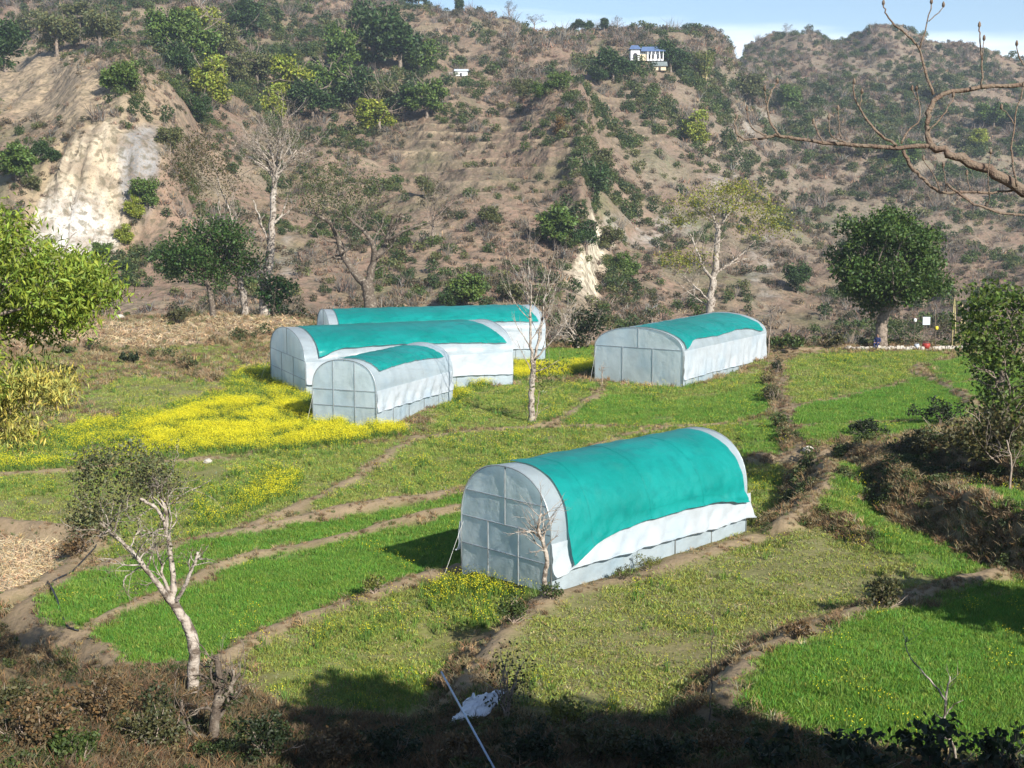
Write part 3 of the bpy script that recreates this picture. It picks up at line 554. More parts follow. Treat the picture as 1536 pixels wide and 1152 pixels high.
# ------------------------------------------------------------------ trees
def unit(v): v = np.asarray(v, float); return v / (np.linalg.norm(v) + 1e-9)
class Tree:
    def __init__(s, seed): s.r = np.random.default_rng(seed); s.wood = MB(); s.tips = []; s.twigs = MB()
    def path(s, p, d, L, n, wob, up=0.0):
        P = [np.array(p, float)]; d = unit(d)
        for i in range(n):
            d = unit(d + s.r.normal(0, wob, 3) + np.array([0, 0, up])); P.append(P[-1] + d * L / n)
        return np.array(P), d
    def grow(s, p, d, L, r, lev, spread=.75, nch=3, ratio=.66, wob=.16, up=.05, tipr=.35, k=6):
        n = 5 if lev > 1 else 4
        P, de = s.path(p, d, L, n, wob, up); rr = np.linspace(r, r * (.55 if lev > 0 else .25), n + 1)
        (s.wood if lev > 0 else s.twigs).tube(P, rr, k if lev > 1 else (5 if lev == 1 else 3), cap=False)
        if lev <= 0: s.tips.append(P[-1]); s.tips.append(P[-2]); return
        for c in range(nch):
            t = s.r.uniform(.45, 1.0) if c else 1.0
            f = t * n; i = min(int(f), n - 1); q = P[i] + (P[i + 1] - P[i]) * (f - i); base = unit(P[i + 1] - P[i])
            side = unit(np.cross(base, s.r.normal(0, 1, 3)))
            dd = unit(base + side * spread * s.r.uniform(.5, 1.3) * (.5 if c == 0 else 1))
            s.grow(q, dd, L * ratio * s.r.uniform(.75, 1.2), r * (.62 if c == 0 else .48) * (1 - .3 * t + .3 * (c == 0)), lev - 1, spread, nch, ratio, wob, up, tipr, k)
    def limb(s, pts, r0, r1, sprout=None, k=7):      # hand laid limb, smoothed, with sprouting twigs
        P = np.array(pts, float); t = np.arange(len(P)); tt = np.linspace(0, len(P) - 1, (len(P) - 1) * 4 + 1)
        Q = np.stack([np.interp(tt, t, P[:, c]) for c in range(3)], -1)
        for _ in range(2): Q[1:-1] = (Q[:-2] + 2 * Q[1:-1] + Q[2:]) / 4
        seg = np.linalg.norm(P[-1] - P[0]) / len(Q); Q[1:-1] += s.r.normal(0, seg * .10, Q[1:-1].shape)
        rr = np.linspace(r0, r1, len(Q)) * (1 + s.r.normal(0, .06, len(Q))); s.wood.tube(Q, rr, k, cap=True)
        if sprout:
            num, L, lev, fr = sprout[:4]; kw = sprout[4] if len(sprout) > 4 else {}
            for _ in range(num):
                i = int(s.r.uniform(fr, .999) * (len(Q) - 1)); b = unit(Q[i + 1] - Q[i]); sd_ = unit(np.cross(b, s.r.normal(0, 1, 3)))
                s.grow(Q[i], unit(b * s.r.uniform(.2, .8) + sd_ * .8 + np.array([0, 0, .25])), L * s.r.uniform(.6, 1.2), max(rr[i] * .42, .006), lev, **kw)
        return Q
def leafmesh(name, C, size, r, color, var=.3, lance=1.0, droop=0.0, nrm_up=.3, wid=.32):
    C = np.asarray(C); n = len(C); sz = size * r.uniform(.6, 1.35, n)
    d = r.normal(0, 1, (n, 3)); d[:, 2] -= droop * 1.6; d /= np.linalg.norm(d, axis=1)[:, None]
    nn = r.normal(0, 1, (n, 3)); nn[:, 2] += nrm_up * 2; w = np.cross(d, nn); w /= np.linalg.norm(w, axis=1)[:, None] + 1e-9
    a = C - d * sz[:, None] * .5 * lance; b = C + d * sz[:, None] * .5 * lance; mid = C + np.cross(w, d) * (sz * .10)[:, None]
    V = np.stack([a, mid + w * sz[:, None] * wid, b, mid - w * sz[:, None] * wid], 1).reshape(-1, 3)
    Fq = np.arange(4 * n).reshape(n, 4); Ft = np.concatenate([Fq[:, [0, 1, 2]], Fq[:, [0, 2, 3]]])
    v = r.uniform(1 - var, 1 + var, n); hue = r.uniform(-1, 1, n)
    col = np.array(color)[None] * v[:, None] * (1 + np.stack([hue * .22, hue * .04, -hue * .1], -1))
    return npmesh(name, V, Ft, M['leaf'], np.repeat(np.clip(col, .003, 1), 4, 0))
def finish(t, name, label, group, loc, bark, leaf=None, twigmat=None, cat='tree', crown='crown'):
    e = empty(name, loc, label, cat, group); L = np.array(loc, float)
    for m in (t.wood, t.twigs):
        for i in range(len(m.V)): m.V[i] = m.V[i] - L
    if t.wood.n: t.wood.build('trunk', bark, e, True)
    if t.twigs.n: t.twigs.build('twigs', twigmat or bark, e)['kind'] = 'stuff'
    if leaf is not None:
        leaf.vertices.foreach_get('co', (b := np.zeros(len(leaf.vertices) * 3, np.float32))); leaf.vertices.foreach_set('co', (b.reshape(-1, 3) - L.astype(np.float32)).ravel()); leaf.update()
        obj(crown, leaf, e)
    return e
def cloud(r, cents, per, rad, squash=.8):
    C = np.asarray(cents)[r.integers(0, len(cents), per)] + np.clip(r.normal(0, 1, (per, 3)), -2, 2) * np.array([rad, rad, rad * squash]); return C
GT = 'trees growing along the field edges'
def P3(px, py, Y): return at(px, py, Y)

# --- trees on the far rim
def rim_base(px, py): p = hit(px, py, far=False); return p if p is not None else onz(px, py, .8)
b = rim_base(320, 475); Y = b[1]
t = Tree(11); t.limb([b + [0,0,-.3], P3(318,450,Y), P3(312,425,Y), P3(306,405,Y)], .33, .2, None)
for i in range(7):
    q = P3(312, 425 - i * 3, Y); t.grow(q, unit([math.cos(i * 2.4) * .9, math.sin(i * 2.4) * .9, .7]), 2.7, .13, 2, spread=.7, nch=3, ratio=.7)
C = cloud(t.r, [P3(x, y, Y + dy) for x, y, dy in ((270,372,0),(300,350,1.5),(335,345,-1),(350,380,1),(300,395,-1.5),(265,400,1),(330,405,0),(310,372,2.5),(290,375,-3),(350,355,-2),(372,395,0),(250,385,.5))], 9500, 1.0)
finish(t, 'broadleaf_tree', 'dark green broadleaf tree with low round crown, leftmost of the tree group on field rim', GT, b, M['bark_dark'], leafmesh('crown', C, .30, t.r, (.042, .085, .016), .45))
b = rim_base(368, 474); Y = b[1]
t = Tree(12); kw = dict(spread=.7, nch=3, ratio=.66, wob=.2, up=.08)
t.limb([b + [0,0,-.3], P3(366,440,Y), P3(352,400,Y), P3(340,370,Y), P3(335,330,Y+1)], .42, .2, (6, 3.0, 3, .35, kw)); t.limb([P3(345,385,Y), P3(318,360,Y-.5), P3(290,340,Y-1)], .12, .05, (5, 2.0, 2, .3, kw)); t.limb([P3(342,375,Y), P3(352,330,Y+.5), P3(330,280,Y+1), P3(318,240,Y+1)], .12, .05, (7, 2.6, 2, .2, kw))
C = cloud(t.r, [P3(x, y, Y) for x, y in ((275,240),(285,220),(300,215),(268,262),(310,240),(290,260),(330,250),(345,280),(300,280))], 3800, 1.0)
finish(t, 'bare_tree', 'leaning pale trunked tree nearly bare with brownish leaves at its top', GT, b, M['bark_pale'], leafmesh('crown', C, .20, t.r, (.085, .078, .03), .4), M['twig'])
b = rim_base(396, 474); Y = b[1]
t = Tree(13)
t.limb([b + [0,0,-.3], P3(396,430,Y), P3(404,390,Y), P3(408,340,Y), P3(411,280,Y), P3(412,250,Y)], .60, .22, (5, 2.2, 2, .5, kw)); t.limb([P3(398,420,Y), P3(385,395,Y-.6), P3(372,385,Y-1)], .2, .09, (4, 2, 2, .4, kw))
for x, y in ((385,222),(400,205),(425,215),(445,225),(418,190),(372,235)): t.limb([P3(412,280 - t.r.uniform(0, 30), Y), P3((412 + x) / 2 + 3, (262 + y) / 2, Y + t.r.uniform(-1, 1)), P3(x, y, Y + t.r.uniform(-2, 2))], .16, .06, (10, 2.4, 3, .3, kw))
t.limb([P3(404,370,Y), P3(390,330,Y+1), P3(380,300,Y+1)], .14, .05, (4, 2, 2, .4, kw))
C = cloud(t.r, [P3(x, y, Y + t.r.uniform(-2, 2)) for x, y in ((370,205),(390,190),(410,185),(430,192),(450,205),(400,225),(440,235),(425,265),(450,275),(400,262),(460,240),(430,300),(380,225),(415,215))], 2200, 1.2)
finish(t, 'bare_tree', 'tallest forked tree of the rim group with sparse spreading grey crown', GT, b, M['bark_pale'], leafmesh('crown', C, .17, t.r, (.105, .095, .05), .4), M['twig'])
# ivy-like green shoots at its foot
b = rim_base(412, 474) + np.array([0, -.6, 0]); Y = b[1]; t = Tree(14)
for i in range(7): t.grow(b, unit([t.r.normal(0, .5), t.r.normal(0, .4), 1]), 2.6, .05, 1, nch=3)
C = cloud(t.r, [P3(x, y, Y) for x, y in ((405,425),(418,430),(430,428),(410,445),(425,448),(415,460),(400,440))], 1100, .55)
finish(t, 'leafy_shrub', 'glossy dark green shrub at the foot of the tallest rim tree', 'shrubs around the fields', b, M['bark_dark'], leafmesh('crown', C, .36, t.r, (.030, .075, .016), .4), cat='shrub')
b = np.array([*P3(556, 503, 128)]); b[2] = float(hz0(b[0], b[1])); Y = b[1]; t = Tree(15); kw2 = dict(spread=.95, nch=3, ratio=.62, wob=.32, up=.02)
t.limb([b + [0,0,-.5], P3(556,470,Y), P3(553,440,Y), P3(549,420,Y)], .78, .55, None, 9)
t.limb([P3(551,430,Y), P3(530,408,Y), P3(515,385,Y+1), P3(505,350,Y+1), P3(490,330,Y), P3(465,318,Y)], .42, .10, (12, 2.2, 2, .35, kw2))
t.limb([P3(552,430,Y), P3(560,395,Y), P3(562,370,Y-1), P3(545,345,Y-1), P3(520,325,Y)], .40, .11, (10, 2.2, 2, .35, kw2))
t.limb([P3(560,390,Y), P3(578,370,Y+1), P3(585,345,Y+1), P3(590,322,Y), P3(607,325,Y)], .32, .08, (12, 1.8, 2, .35, kw2))
t.limb([P3(580,362,Y), P3(600,350,Y-1), P3(620,340,Y-1), P3(650,333,Y)], .18, .05, (7, 1.2, 1, .3, kw2)); t.limb([P3(555,410,Y), P3(580,395,Y), P3(572,425,Y)], .08, .02, None)
C = cloud(t.r, [P3(x, y, Y + t.r.uniform(-2, 2)) for x, y in ((470,290),(490,270),(510,255),(530,270),(545,290),(500,300),(470,265),(560,300),(520,310),(480,310),(555,275),(450,300),(505,275),(485,285))], 4200, 1.15)
finish(t, 'gnarled_tree', 'gnarled dark limbed tree with thin olive crown behind the rearmost polyhouse', GT, b, M['bark_dark'], leafmesh('crown', C, .19, t.r, (.078, .092, .034), .45), M['bark_dark'])
# feathery tree behind the right polyhouse
b = P3(1062, 524, 126); b[2] = float(hz0(b[0], b[1])); Y = b[1]; t = Tree(16); kw3 = dict(spread=.7, nch=3, ratio=.7, wob=.18, up=.05)
t.limb([b + [0,0,-.5], P3(1065,470,Y), P3(1069,430,Y), P3(1072,400,Y), P3(1077,350,Y), P3(1076,335,Y)], .46, .2, None, 9)
t.limb([P3(1068,418,Y), P3(1052,400,Y-1), P3(1046,375,Y-1), P3(1034,350,Y-1)], .15, .06, (8, 2.2, 2, .4, kw3)); t.limb([P3(1071,412,Y), P3(1095,395,Y+1), P3(1115,380,Y+1), P3(1135,357,Y+1)], .14, .05, (9, 2.2, 2, .35, kw3))
t.limb([P3(1076,345,Y), P3(1090,325,Y), P3(1105,305,Y), P3(1120,290,Y)], .12, .04, (9, 2.2, 2, .2, kw3)); t.limb([P3(1076,340,Y), P3(1065,315,Y), P3(1055,300,Y)], .10, .04, (8, 2.2, 2, .1, kw3)); t.limb([P3(1066,455,Y), P3(1045,430,Y-1), P3(1020,410,Y-1)], .11, .04, (9, 1.9, 2, .3, kw3)); t.limb([P3(1067,462,Y), P3(1040,445,Y+1), P3(1012,420,Y+1)], .09, .03, (7, 1.6, 2, .3, kw3))
tp = np.array(t.tips); C = np.concatenate([cloud(t.r, [P3(x, y, Y + t.r.uniform(-3, 3)) for x, y in ((1030,305),(1050,295),(1075,285),(1100,280),(1125,285),(1110,310),(1140,320),(1160,330),(1085,305),(1130,345),(1020,330),(1060,320),(1010,385),(1025,395),(1170,345),(1045,385),(1095,290),(1150,310))], 6500, .95, .45)])
finish(t, 'feathery_tree', 'tall feathery yellow green tree rising behind the wide right polyhouse', GT, b, M['bark_pale'], leafmesh('crown', C, .19, t.r, (.22, .225, .035), .4, nrm_up=1), M['bark_grey'])
# the round tree on the right rim
b = rim_base(1322, 519); Y = b[1]; t = Tree(17)
t.limb([b + [0,0,-.3], P3(1322,495,Y), P3(1326,470,Y), P3(1330,450,Y)], .55, .4, None, 9)
for i in range(11): t.grow(P3(1328, 470 - 5 * i * .6, Y), unit([math.cos(i * 2.4), math.sin(i * 2.4), .55]), 3.4, .18, 2, spread=.6, nch=3, ratio=.7)
cc = []
for i in range(260):
    v = unit(t.r.normal(0, 1, 3)); lob = 1 + .24 * math.sin(v[0] * 4.1 + 1) * math.cos(v[2] * 4.7 + v[1] * 3); v = v * t.r.uniform(.6, 1.0) * lob; cc.append(P3(1334, 398, Y) + v * np.array([4.5, 4.5, 4.2]) * (1 if v[2] > -.5 else .85))
cc += [P3(x, y, Y + t.r.uniform(-2, 2)) for x, y in ((1270,430),(1262,410),(1300,460),(1290,450),(1380,440),(1405,395),(1310,470),(1350,330),(1330,322),(1390,360))]
finish(t, 'round_tree', 'big dense round dark green tree standing alone on right field rim', GT, b, M['bark_grey'], leafmesh('crown', cloud(t.r, cc, 30000, .46), .29, t.r, (.060, .105, .020), .5), M['bark_dark'])
# low branches and scrub under it
# right edge leafy tree
b = hit(1500, 690); Y = b[1]; t = Tree(18)
t.limb([b + [0,0,-.3], P3(1498,640,Y), P3(1500,590,Y), P3(1505,540,Y)], .18, .1, (9, 1.6, 2, .2, dict(spread=.7)))
t.limb([b + [.5,.4,-.3], P3(1530,620,Y+1), P3(1550,560,Y+1)], .15, .08, (8, 1.6, 2, .2, dict(spread=.7)))
cc = [P3(x, y, Y + t.r.uniform(-1.6, 1.6)) for x, y in ((1470,450),(1490,445),(1510,455),(1535,450),(1560,460),(1475,480),(1500,490),(1530,500),(1560,500),(1470,510),(1490,530),(1480,550),(1510,540),(1540,550),(1570,560),(1490,580),(1500,600),(1475,530),(1530,600),(1560,610),(1460,470),(1485,615),(1515,625),(1545,650),(1455,505),(1580,530),(1480,645),(1510,660),(1540,690),(1475,665),(1500,640))]
finish(t, 'leafy_tree', 'leafy dark green tree cut by the right edge of the picture', GT, b, M['bark_grey'], leafmesh('crown', cloud(t.r, cc, 7000, .42), .21, t.r, (.085, .13, .02), .55), M['bark_grey'])
t = Tree(19); b2 = hit(1505, 700); cc = [P3(x, y, b2[1] + t.r.uniform(-1, 1)) for x, y in ((1450,650),(1480,655),(1510,650),(1535,640),(1470,670),(1500,680),(1530,680),(1430,655),(1490,630),(1520,615))]
for i in range(8): t.grow(b2, unit([t.r.normal(0, .7), t.r.normal(0, .4), .8]), 1.6, .04, 2, nch=3)
finish(t, 'brown_shrub', 'olive brown tangled shrub below the leafy tree at right edge', 'shrubs around the fields', b2, M['bark_grey'], leafmesh('crown', cloud(t.r, cc, 2600, .35), .17, t.r, (.085, .078, .026), .45), M['twig'], 'shrub')

# --- trees inside the fields
b = hit(797, 634, far=False); Y = b[1]; t = Tree(21); kw = dict(spread=.42, nch=3, ratio=.7, wob=.12, up=.12)
t.limb([b + [0,0,-.2], P3(797,600,Y), P3(799,565,Y), P3(800,545,Y)], .20, .15, None, 8)
t.limb([P3(800,550,Y), P3(796,520,Y), P3(795,480,Y), P3(797,440,Y), P3(793,400,Y)], .11, .03, (9, 1.9, 2, .25, kw)); t.limb([P3(800,550,Y), P3(806,515,Y+.3), P3(813,480,Y+.5), P3(817,440,Y+.5), P3(826,405,Y)], .10, .03, (9, 1.8, 2, .25, kw)); t.limb([P3(802,540,Y), P3(820,520,Y-.3), P3(838,500,Y-.5), P3(850,480,Y-.5)], .06, .02, (6, 1.3, 1, .2, kw)); t.limb([P3(799,560,Y), P3(786,535,Y), P3(775,510,Y)], .035, .012, (4, .8, 1, .2, kw)); t.limb([P3(804,500,Y), P3(820,470,Y+.5), P3(835,430,Y+.5), P3(842,400,Y)], .05, .015, (6, 1.4, 1, .2, kw)); t.limb([P3(800,560,Y), P3(825,548,Y), P3(840,540,Y)], .04, .012, (3, .7, 1, .2, kw))
finish(t, 'bare_tree', 'slender bare tree with upright twigs standing between the polyhouses', GT, b, M['bark_pale'], None, M['twig'])
b = hit(803, 634, far=False); Y = b[1]; t = Tree(22)
t.limb([b, P3(806,610,Y), P3(810,585,Y)], .03, .02, (8, .8, 1, .1, dict(spread=.8)))
finish(t, 'leafy_sapling', 'small yellow green sapling against the slender bare tree', 'shrubs around the fields', b, M['twig'], leafmesh('crown', cloud(t.r, [P3(x, y, Y) for x, y in ((815,560),(825,552),(835,565),(820,575),(810,580),(840,548),(812,548))], 420, .28), .15, t.r, (.12, .14, .035), .35), None, 'sapling')
def twiggy(seed, px, py, pts, r0, label, mat_='twig', sp=(14, .55, 2, .35), name='bare_sapling', r1=.02, group='bare saplings in the fields', kw=None, Yo=0):
    b = hit(px, py, far=False); Y = b[1] + Yo; t = Tree(seed)
    t.limb([b + [0, 0, -.1]] + [P3(x, y, Y) for x, y in pts], r0, r1, sp + ((kw or dict(spread=.6, nch=3, ratio=.7, wob=.2, up=.05)),))
    return finish(t, name, label, group, b, M[mat_], None, M['twig'], 'sapling')
twiggy(31, 818, 893, [(816,870),(822,840),(815,815),(806,790),(812,770)], .10, 'small gnarled bare tree before the end wall of the nearest polyhouse', 'bark_pale', (22, .62, 2, .45), 'bare_tree', .035)
b = hit(814, 905, far=False)
twiggy(32, 903, 578, [(903,562),(903,550)], .05, 'tiny bare sapling before the end wall of wide right polyhouse', 'twig', (14, .35, 1, .6))
twiggy(33, 1152, 532, [(1154,500),(1157,475),(1158,455)], .09, 'thin bare sapling behind rear corner of wide right polyhouse', 'bark_grey', (16, 1.5, 2, .4))
twiggy(34, 868, 524, [(862,500),(850,488),(845,470)], .16, 'pale bare shrub tree left of wide right polyhouse', 'bark_pale', (18, 1.7, 2, .2), 'bare_tree', .05)
twiggy(35, 1065, 1088, [(1066,1040),(1067,990),(1069,950),(1070,925)], .022, 'thin dark dead stick standing by the bank in front', 'bark_dark', (6, .7, 1, .3), 'dead_stick', .008)
twiggy(36, 1515, 740, [(1518,690),(1510,660)], .05, 'thin pale stick sapling on the right bank below shrub', 'twig', (6, .9, 1, .3))

# --- foreground trees
b = hit(288, 1040, far=False); Y = b[1]; t = Tree(41); kw = dict(spread=.75, nch=3, ratio=.68, wob=.25, up=.04); kc = dict(spread=.9, nch=4, ratio=.7, wob=.25, up=.03)
t.limb([b + [0,0,-.3], P3(291,1000,Y), P3(290,960,Y), P3(278,930,Y), P3(262,908,Y), P3(256,895,Y)], .155, .11, None, 10)
t.limb([P3(258,905,Y), P3(240,880,Y-.3), P3(222,855,Y-.5), P3(195,825,Y-.6), P3(170,800,Y-.8), P3(150,785,Y-.8)], .085, .03, (16, .75, 2, .4, kc))
t.limb([P3(258,900,Y), P3(262,870,Y+.2), P3(256,835,Y+.3), P3(252,805,Y+.3), P3(247,780,Y+.3), P3(232,760,Y+.2), P3(210,748,Y)], .08, .035, (12, .8, 2, .5, kc))
t.limb([P3(250,795,Y+.3), P3(250,765,Y+.3), P3(238,740,Y+.4), P3(235,715,Y+.5)], .055, .03, (10, .8, 2, .3, kc)); t.limb([P3(256,893,Y), P3(246,870,Y+.3), P3(242,845,Y+.5), P3(232,815,Y+.6)], .05, .02, (8, .6, 2, .3, kc))
t.limb([P3(262,905,Y), P3(272,890,Y-.2), P3(282,868,Y-.3), P3(293,842,Y-.3), P3(297,828,Y-.3)], .055, .035, (12, .4, 1, .6, kw))
tp = np.array(t.tips)
C = np.concatenate([cloud(t.r, [P3(x, y, Y + t.r.uniform(-.8, .8)) for x, y in ((140,690),(160,680),(185,690),(205,700),(225,710),(245,715),(235,690),(190,720),(150,715),(130,700),(215,730),(200,675),(255,725),(125,765),(140,775),(155,770),(120,785),(165,790),(135,750),(150,785),(175,760),(130,728))], 5000, .22), cloud(t.r, tp, 900, .10)])
finish(t, 'lichened_tree', 'pale forked tree with small dusty green crown in left foreground', 'foreground trees', b, M['bark_pale'], leafmesh('crown', C, .085, t.r, (.13, .135, .058), .5), M['bark_grey'])
b = hit(318, 1120); Y = b[1]; t = Tree(42)
t.limb([b + [0,0,-.3], P3(322,1080,Y), P3(328,1040,Y), P3(330,1010,Y), P3(324,985,Y)], .13, .06, (8, .5, 2, .3, kw)); t.limb([P3(328,1060,Y), P3(345,1030,Y), P3(360,1010,Y)], .07, .035, (7, .5, 2, .3, kw)); t.limb([P3(318,1090,Y), P3(340,1060,Y), P3(348,1030,Y), P3(350,1005,Y)], .06, .03, (5, .5, 2, .3, kw)); t.limb([P3(320,1110,Y), P3(285,1100,Y), P3(272,1075,Y), P3(272,1050,Y)], .06, .03, (6, .5, 2, .3, kw))
C = cloud(t.r, [P3(x, y, Y) for x, y in ((225,1045),(240,1035),(325,1020),(250,1060),(345,1050),(230,1065))], 420, .16)
finish(t, 'broken_tree', 'broken stumpy tree with splintered top in left foreground', 'foreground trees', b, M['bark_dark'], leafmesh('crown', C, .10, t.r, (.045, .055, .02), .4), M['bark_grey'])
# drooping leaved tree at the left edge: trunk outside the frame, boughs reaching in
tb = np.array([-11.2, 21.0, 0]); tb[2] = float(hz0(tb[0], tb[1])); t = Tree(43); Y = 21.5
t.limb([tb + [0,0,-.3], tb + [.1,0,3], tb + [-.1,.2,6], tb + [.2,.2,9.5]], .32, .12, None, 9)
for x, y, r0 in ((40,350,.07),(60,420,.07),(130,400,.06),(40,500,.06),(60,580,.06),(20,440,.06),(150,440,.05),(30,620,.05),(10,380,.05),(90,470,.05)):
    e_ = P3(x, y, Y + t.r.uniform(-1, 1.5)); s_ = tb + [0, .1, max(2.0, e_[2] - tb[2] - 1.6)]; t.limb([s_, (s_ + e_) / 2 + [0, 0, .35], e_], r0, .015, (7, .7, 1, .5, dict(spread=.9)))
cen = []; cen2 = []
for x0, y0, x1, y1, n in ((-70,318,34,400,30),(-70,400,55,500,30),(45,405,120,480,22),(105,385,178,450,20),(60,368,100,400,5),(-70,500,30,600,14),(60,470,110,510,5)):
    for i in range(n): cen.append(P3(t.r.uniform(x0, x1), t.r.uniform(y0, y1), Y + t.r.uniform(-1.3, 1.8)))
for i in range(20): cen2.append(P3(t.r.uniform(-20, 110), t.r.uniform(558, 606), Y + t.r.uniform(-1, 1)))
for i in range(9): cen2.append(P3(t.r.uniform(-20, 38), t.r.uniform(600, 655), Y + t.r.uniform(-1, 1)))
def whorls(r, C, per, rad): return np.repeat(np.asarray(C), per, 0) + r.normal(0, rad, (len(C) * per, 3)) * [1, 1, .8]
e = finish(t, 'mango_tree', 'tree with drooping glossy yellow green leaves at the left edge', 'foreground trees', tb, M['bark_grey'], leafmesh('crown', whorls(t.r, cen, 130, .17), .12, t.r, (.19, .25, .032), .55, lance=1.05, droop=.55, wid=.15))
lf = leafmesh('young_leaves', whorls(t.r, cen2, 110, .17) - tb, .125, t.r, (.38, .35, .08), .4, lance=1.05, droop=.9, wid=.115); lo = obj('young_leaves', lf, e); lo['label'] = 'paler yellow young leaves'
# bare branch reaching in from the right, on a tree whose trunk stands outside the frame
tb = np.array([6.6, 8.6, 0]); tb[2] = float(hz0(tb[0], tb[1])); t = Tree(44); Y = 9.0
kk = dict(spread=.5, nch=2, ratio=.6, wob=.15, up=.1)
t.limb([tb + [0,0,-.3], tb + [0,0,1.0], tb + [-.1,.1,1.9], P3(1800,420,8.8)], .16, .09, None, 9)
def seg(pts, r0, r1, dY=0, bud=True):
    r0 *= .72; r1 *= .74; P = [P3(x, y, Y + dY + i * .02) for i, (x, y) in enumerate(pts)]; t.limb(P, r0, r1, None, 8)
    if bud and r1 < .008:
        q = P[-1]; t.wood.tube([q - [0, 0, .006], q + [0, 0, .004], q + [0, 0, .022], q + [0, 0, .034]], [.004, .0105, .009, .002], 6)
seg([(1800,420),(1690,352),(1600,310),(1536,286),(1480,255),(1430,232),(1397,218)], .075, .030)
seg([(1397,218),(1350,222),(1290,218),(1235,214),(1190,208),(1165,202),(1140,209),(1115,210),(1104,200),(1102,185),(1105,178)], .022, .006)
seg([(1397,222),(1390,195),(1392,170),(1405,146),(1425,136),(1470,131),(1536,127),(1620,118)], .028, .016)
seg([(1400,142),(1388,110),(1380,72),(1362,55),(1342,38),(1330,22),(1325,7)], .014, .006)
seg([(1380,72),(1390,40),(1397,5)], .008, .005); seg([(1393,32),(1405,22),(1415,10)], .005, .004); seg([(1472,131),(1474,100),(1470,60),(1469,40)], .009, .006); seg([(1474,90),(1476,60)], .005, .004)
seg([(1170,204),(1155,185),(1150,155),(1158,135),(1166,124)], .011, .006); seg([(1150,155),(1147,135)], .006, .004); seg([(1150,203),(1130,196),(1122,180),(1120,165)], .009, .004); seg([(1235,214),(1225,195),(1220,185)], .008, .004); seg([(1270,214),(1245,205),(1243,178)], .007, .004); seg([(1262,208),(1258,190),(1257,165)], .006, .004)
seg([(1345,218),(1310,195),(1290,165),(1280,140),(1281,125)], .014, .006); seg([(1290,160),(1293,140)], .006, .004); seg([(1352,215),(1362,195),(1382,180),(1378,150),(1375,135)], .010, .005); seg([(1376,150),(1368,135)], .005, .004); seg([(1393,195),(1415,175),(1430,145)], .009, .006)
seg([(1355,226),(1365,250),(1385,270),(1410,290),(1440,287),(1490,290),(1530,283)], .018, .010); seg([(1410,286),(1400,260),(1385,240)], .007, .004); seg([(1420,288),(1418,270),(1415,250)], .006, .004); seg([(1420,275),(1450,300),(1490,318),(1540,324),(1600,320)], .013, .010); seg([(1455,285),(1450,262)], .006, .004); seg([(1485,288),(1484,300),(1480,310)], .006, .004); seg([(1525,280),(1518,235),(1520,185),(1535,130)], .011, .006); seg([(1520,186),(1512,170),(1502,163)], .006, .004); seg([(1483,290),(1482,262),(1486,230)], .007, .004); seg([(1536,98),(1528,85),(1525,68)], .007, .005)
finish(t, 'overhanging_tree', 'bare branch with curved budded twigs hanging in from upper right', 'foreground trees', tb, mat('branch_bark', (.17, .13, .095), .85, noise=[(14, (.12, .08, .06), .48, .64, .85), (50, (.2, .12, .08), .5, .7, .5)], bump=.5, bscale=40))
# off to the right, outside the frame: the trees whose shade falls across the bottom of the picture
SHT = [(10.2,11.6,10.5,'leafy tree right of the camera, nearest to the bare overhanging branch'),(13.2,11.8,11,'taller leafy tree right of the camera'),(12.2,9.0,10.5,'leafy tree on the slope close beside the camera'),(16.0,10.5,11,'tall leafy tree farther right of the camera'),(9.6,16.6,11.4,'tallest leafy tree on the right slope ahead of the camera'),(21.6,31.5,8.5,'leafy tree on the right slope beside the near wheat plot'),(25.0,23.5,8.5,'leafy tree on the right slope behind the one by the wheat'),(15,6,10.5,'leafy tree on the slope just behind the camera to the right'),(10.5,5.5,9.5,'leafy tree standing closest to the camera')]
for i, (x, y, hgt, lab) in enumerate(SHT):
    b = np.array([x, y, float(hz0(x, y))]); t = Tree(60 + i); t.limb([b + [0,0,-.4], b + [.1,.1,hgt * .35], b + [0,.2,hgt * .55]], .3, .2)
    for k_ in range(7): t.grow(b + [0, .1, hgt * (.35 + .03 * k_)], unit([math.cos(k_ * 2.4), math.sin(k_ * 2.4), .8]), hgt * .2, .1, 2, spread=.7)
    cc = [b + [0, 0, hgt * .68] + unit(t.r.normal(0, 1, 3)) * t.r.uniform(.3, 1) * np.array([1.7 if i == 4 else 2.6, 1.7 if i == 4 else 2.6, hgt * (.2 if i == 4 else .3)]) for _ in range(90)]
    finish(t, 'shade_tree', lab, 'leafy trees on the near slope', b, M['bark_grey'], leafmesh('crown', cloud(t.r, cc, 6500, .42), .46, t.r, (.05, .085, .02), .4))

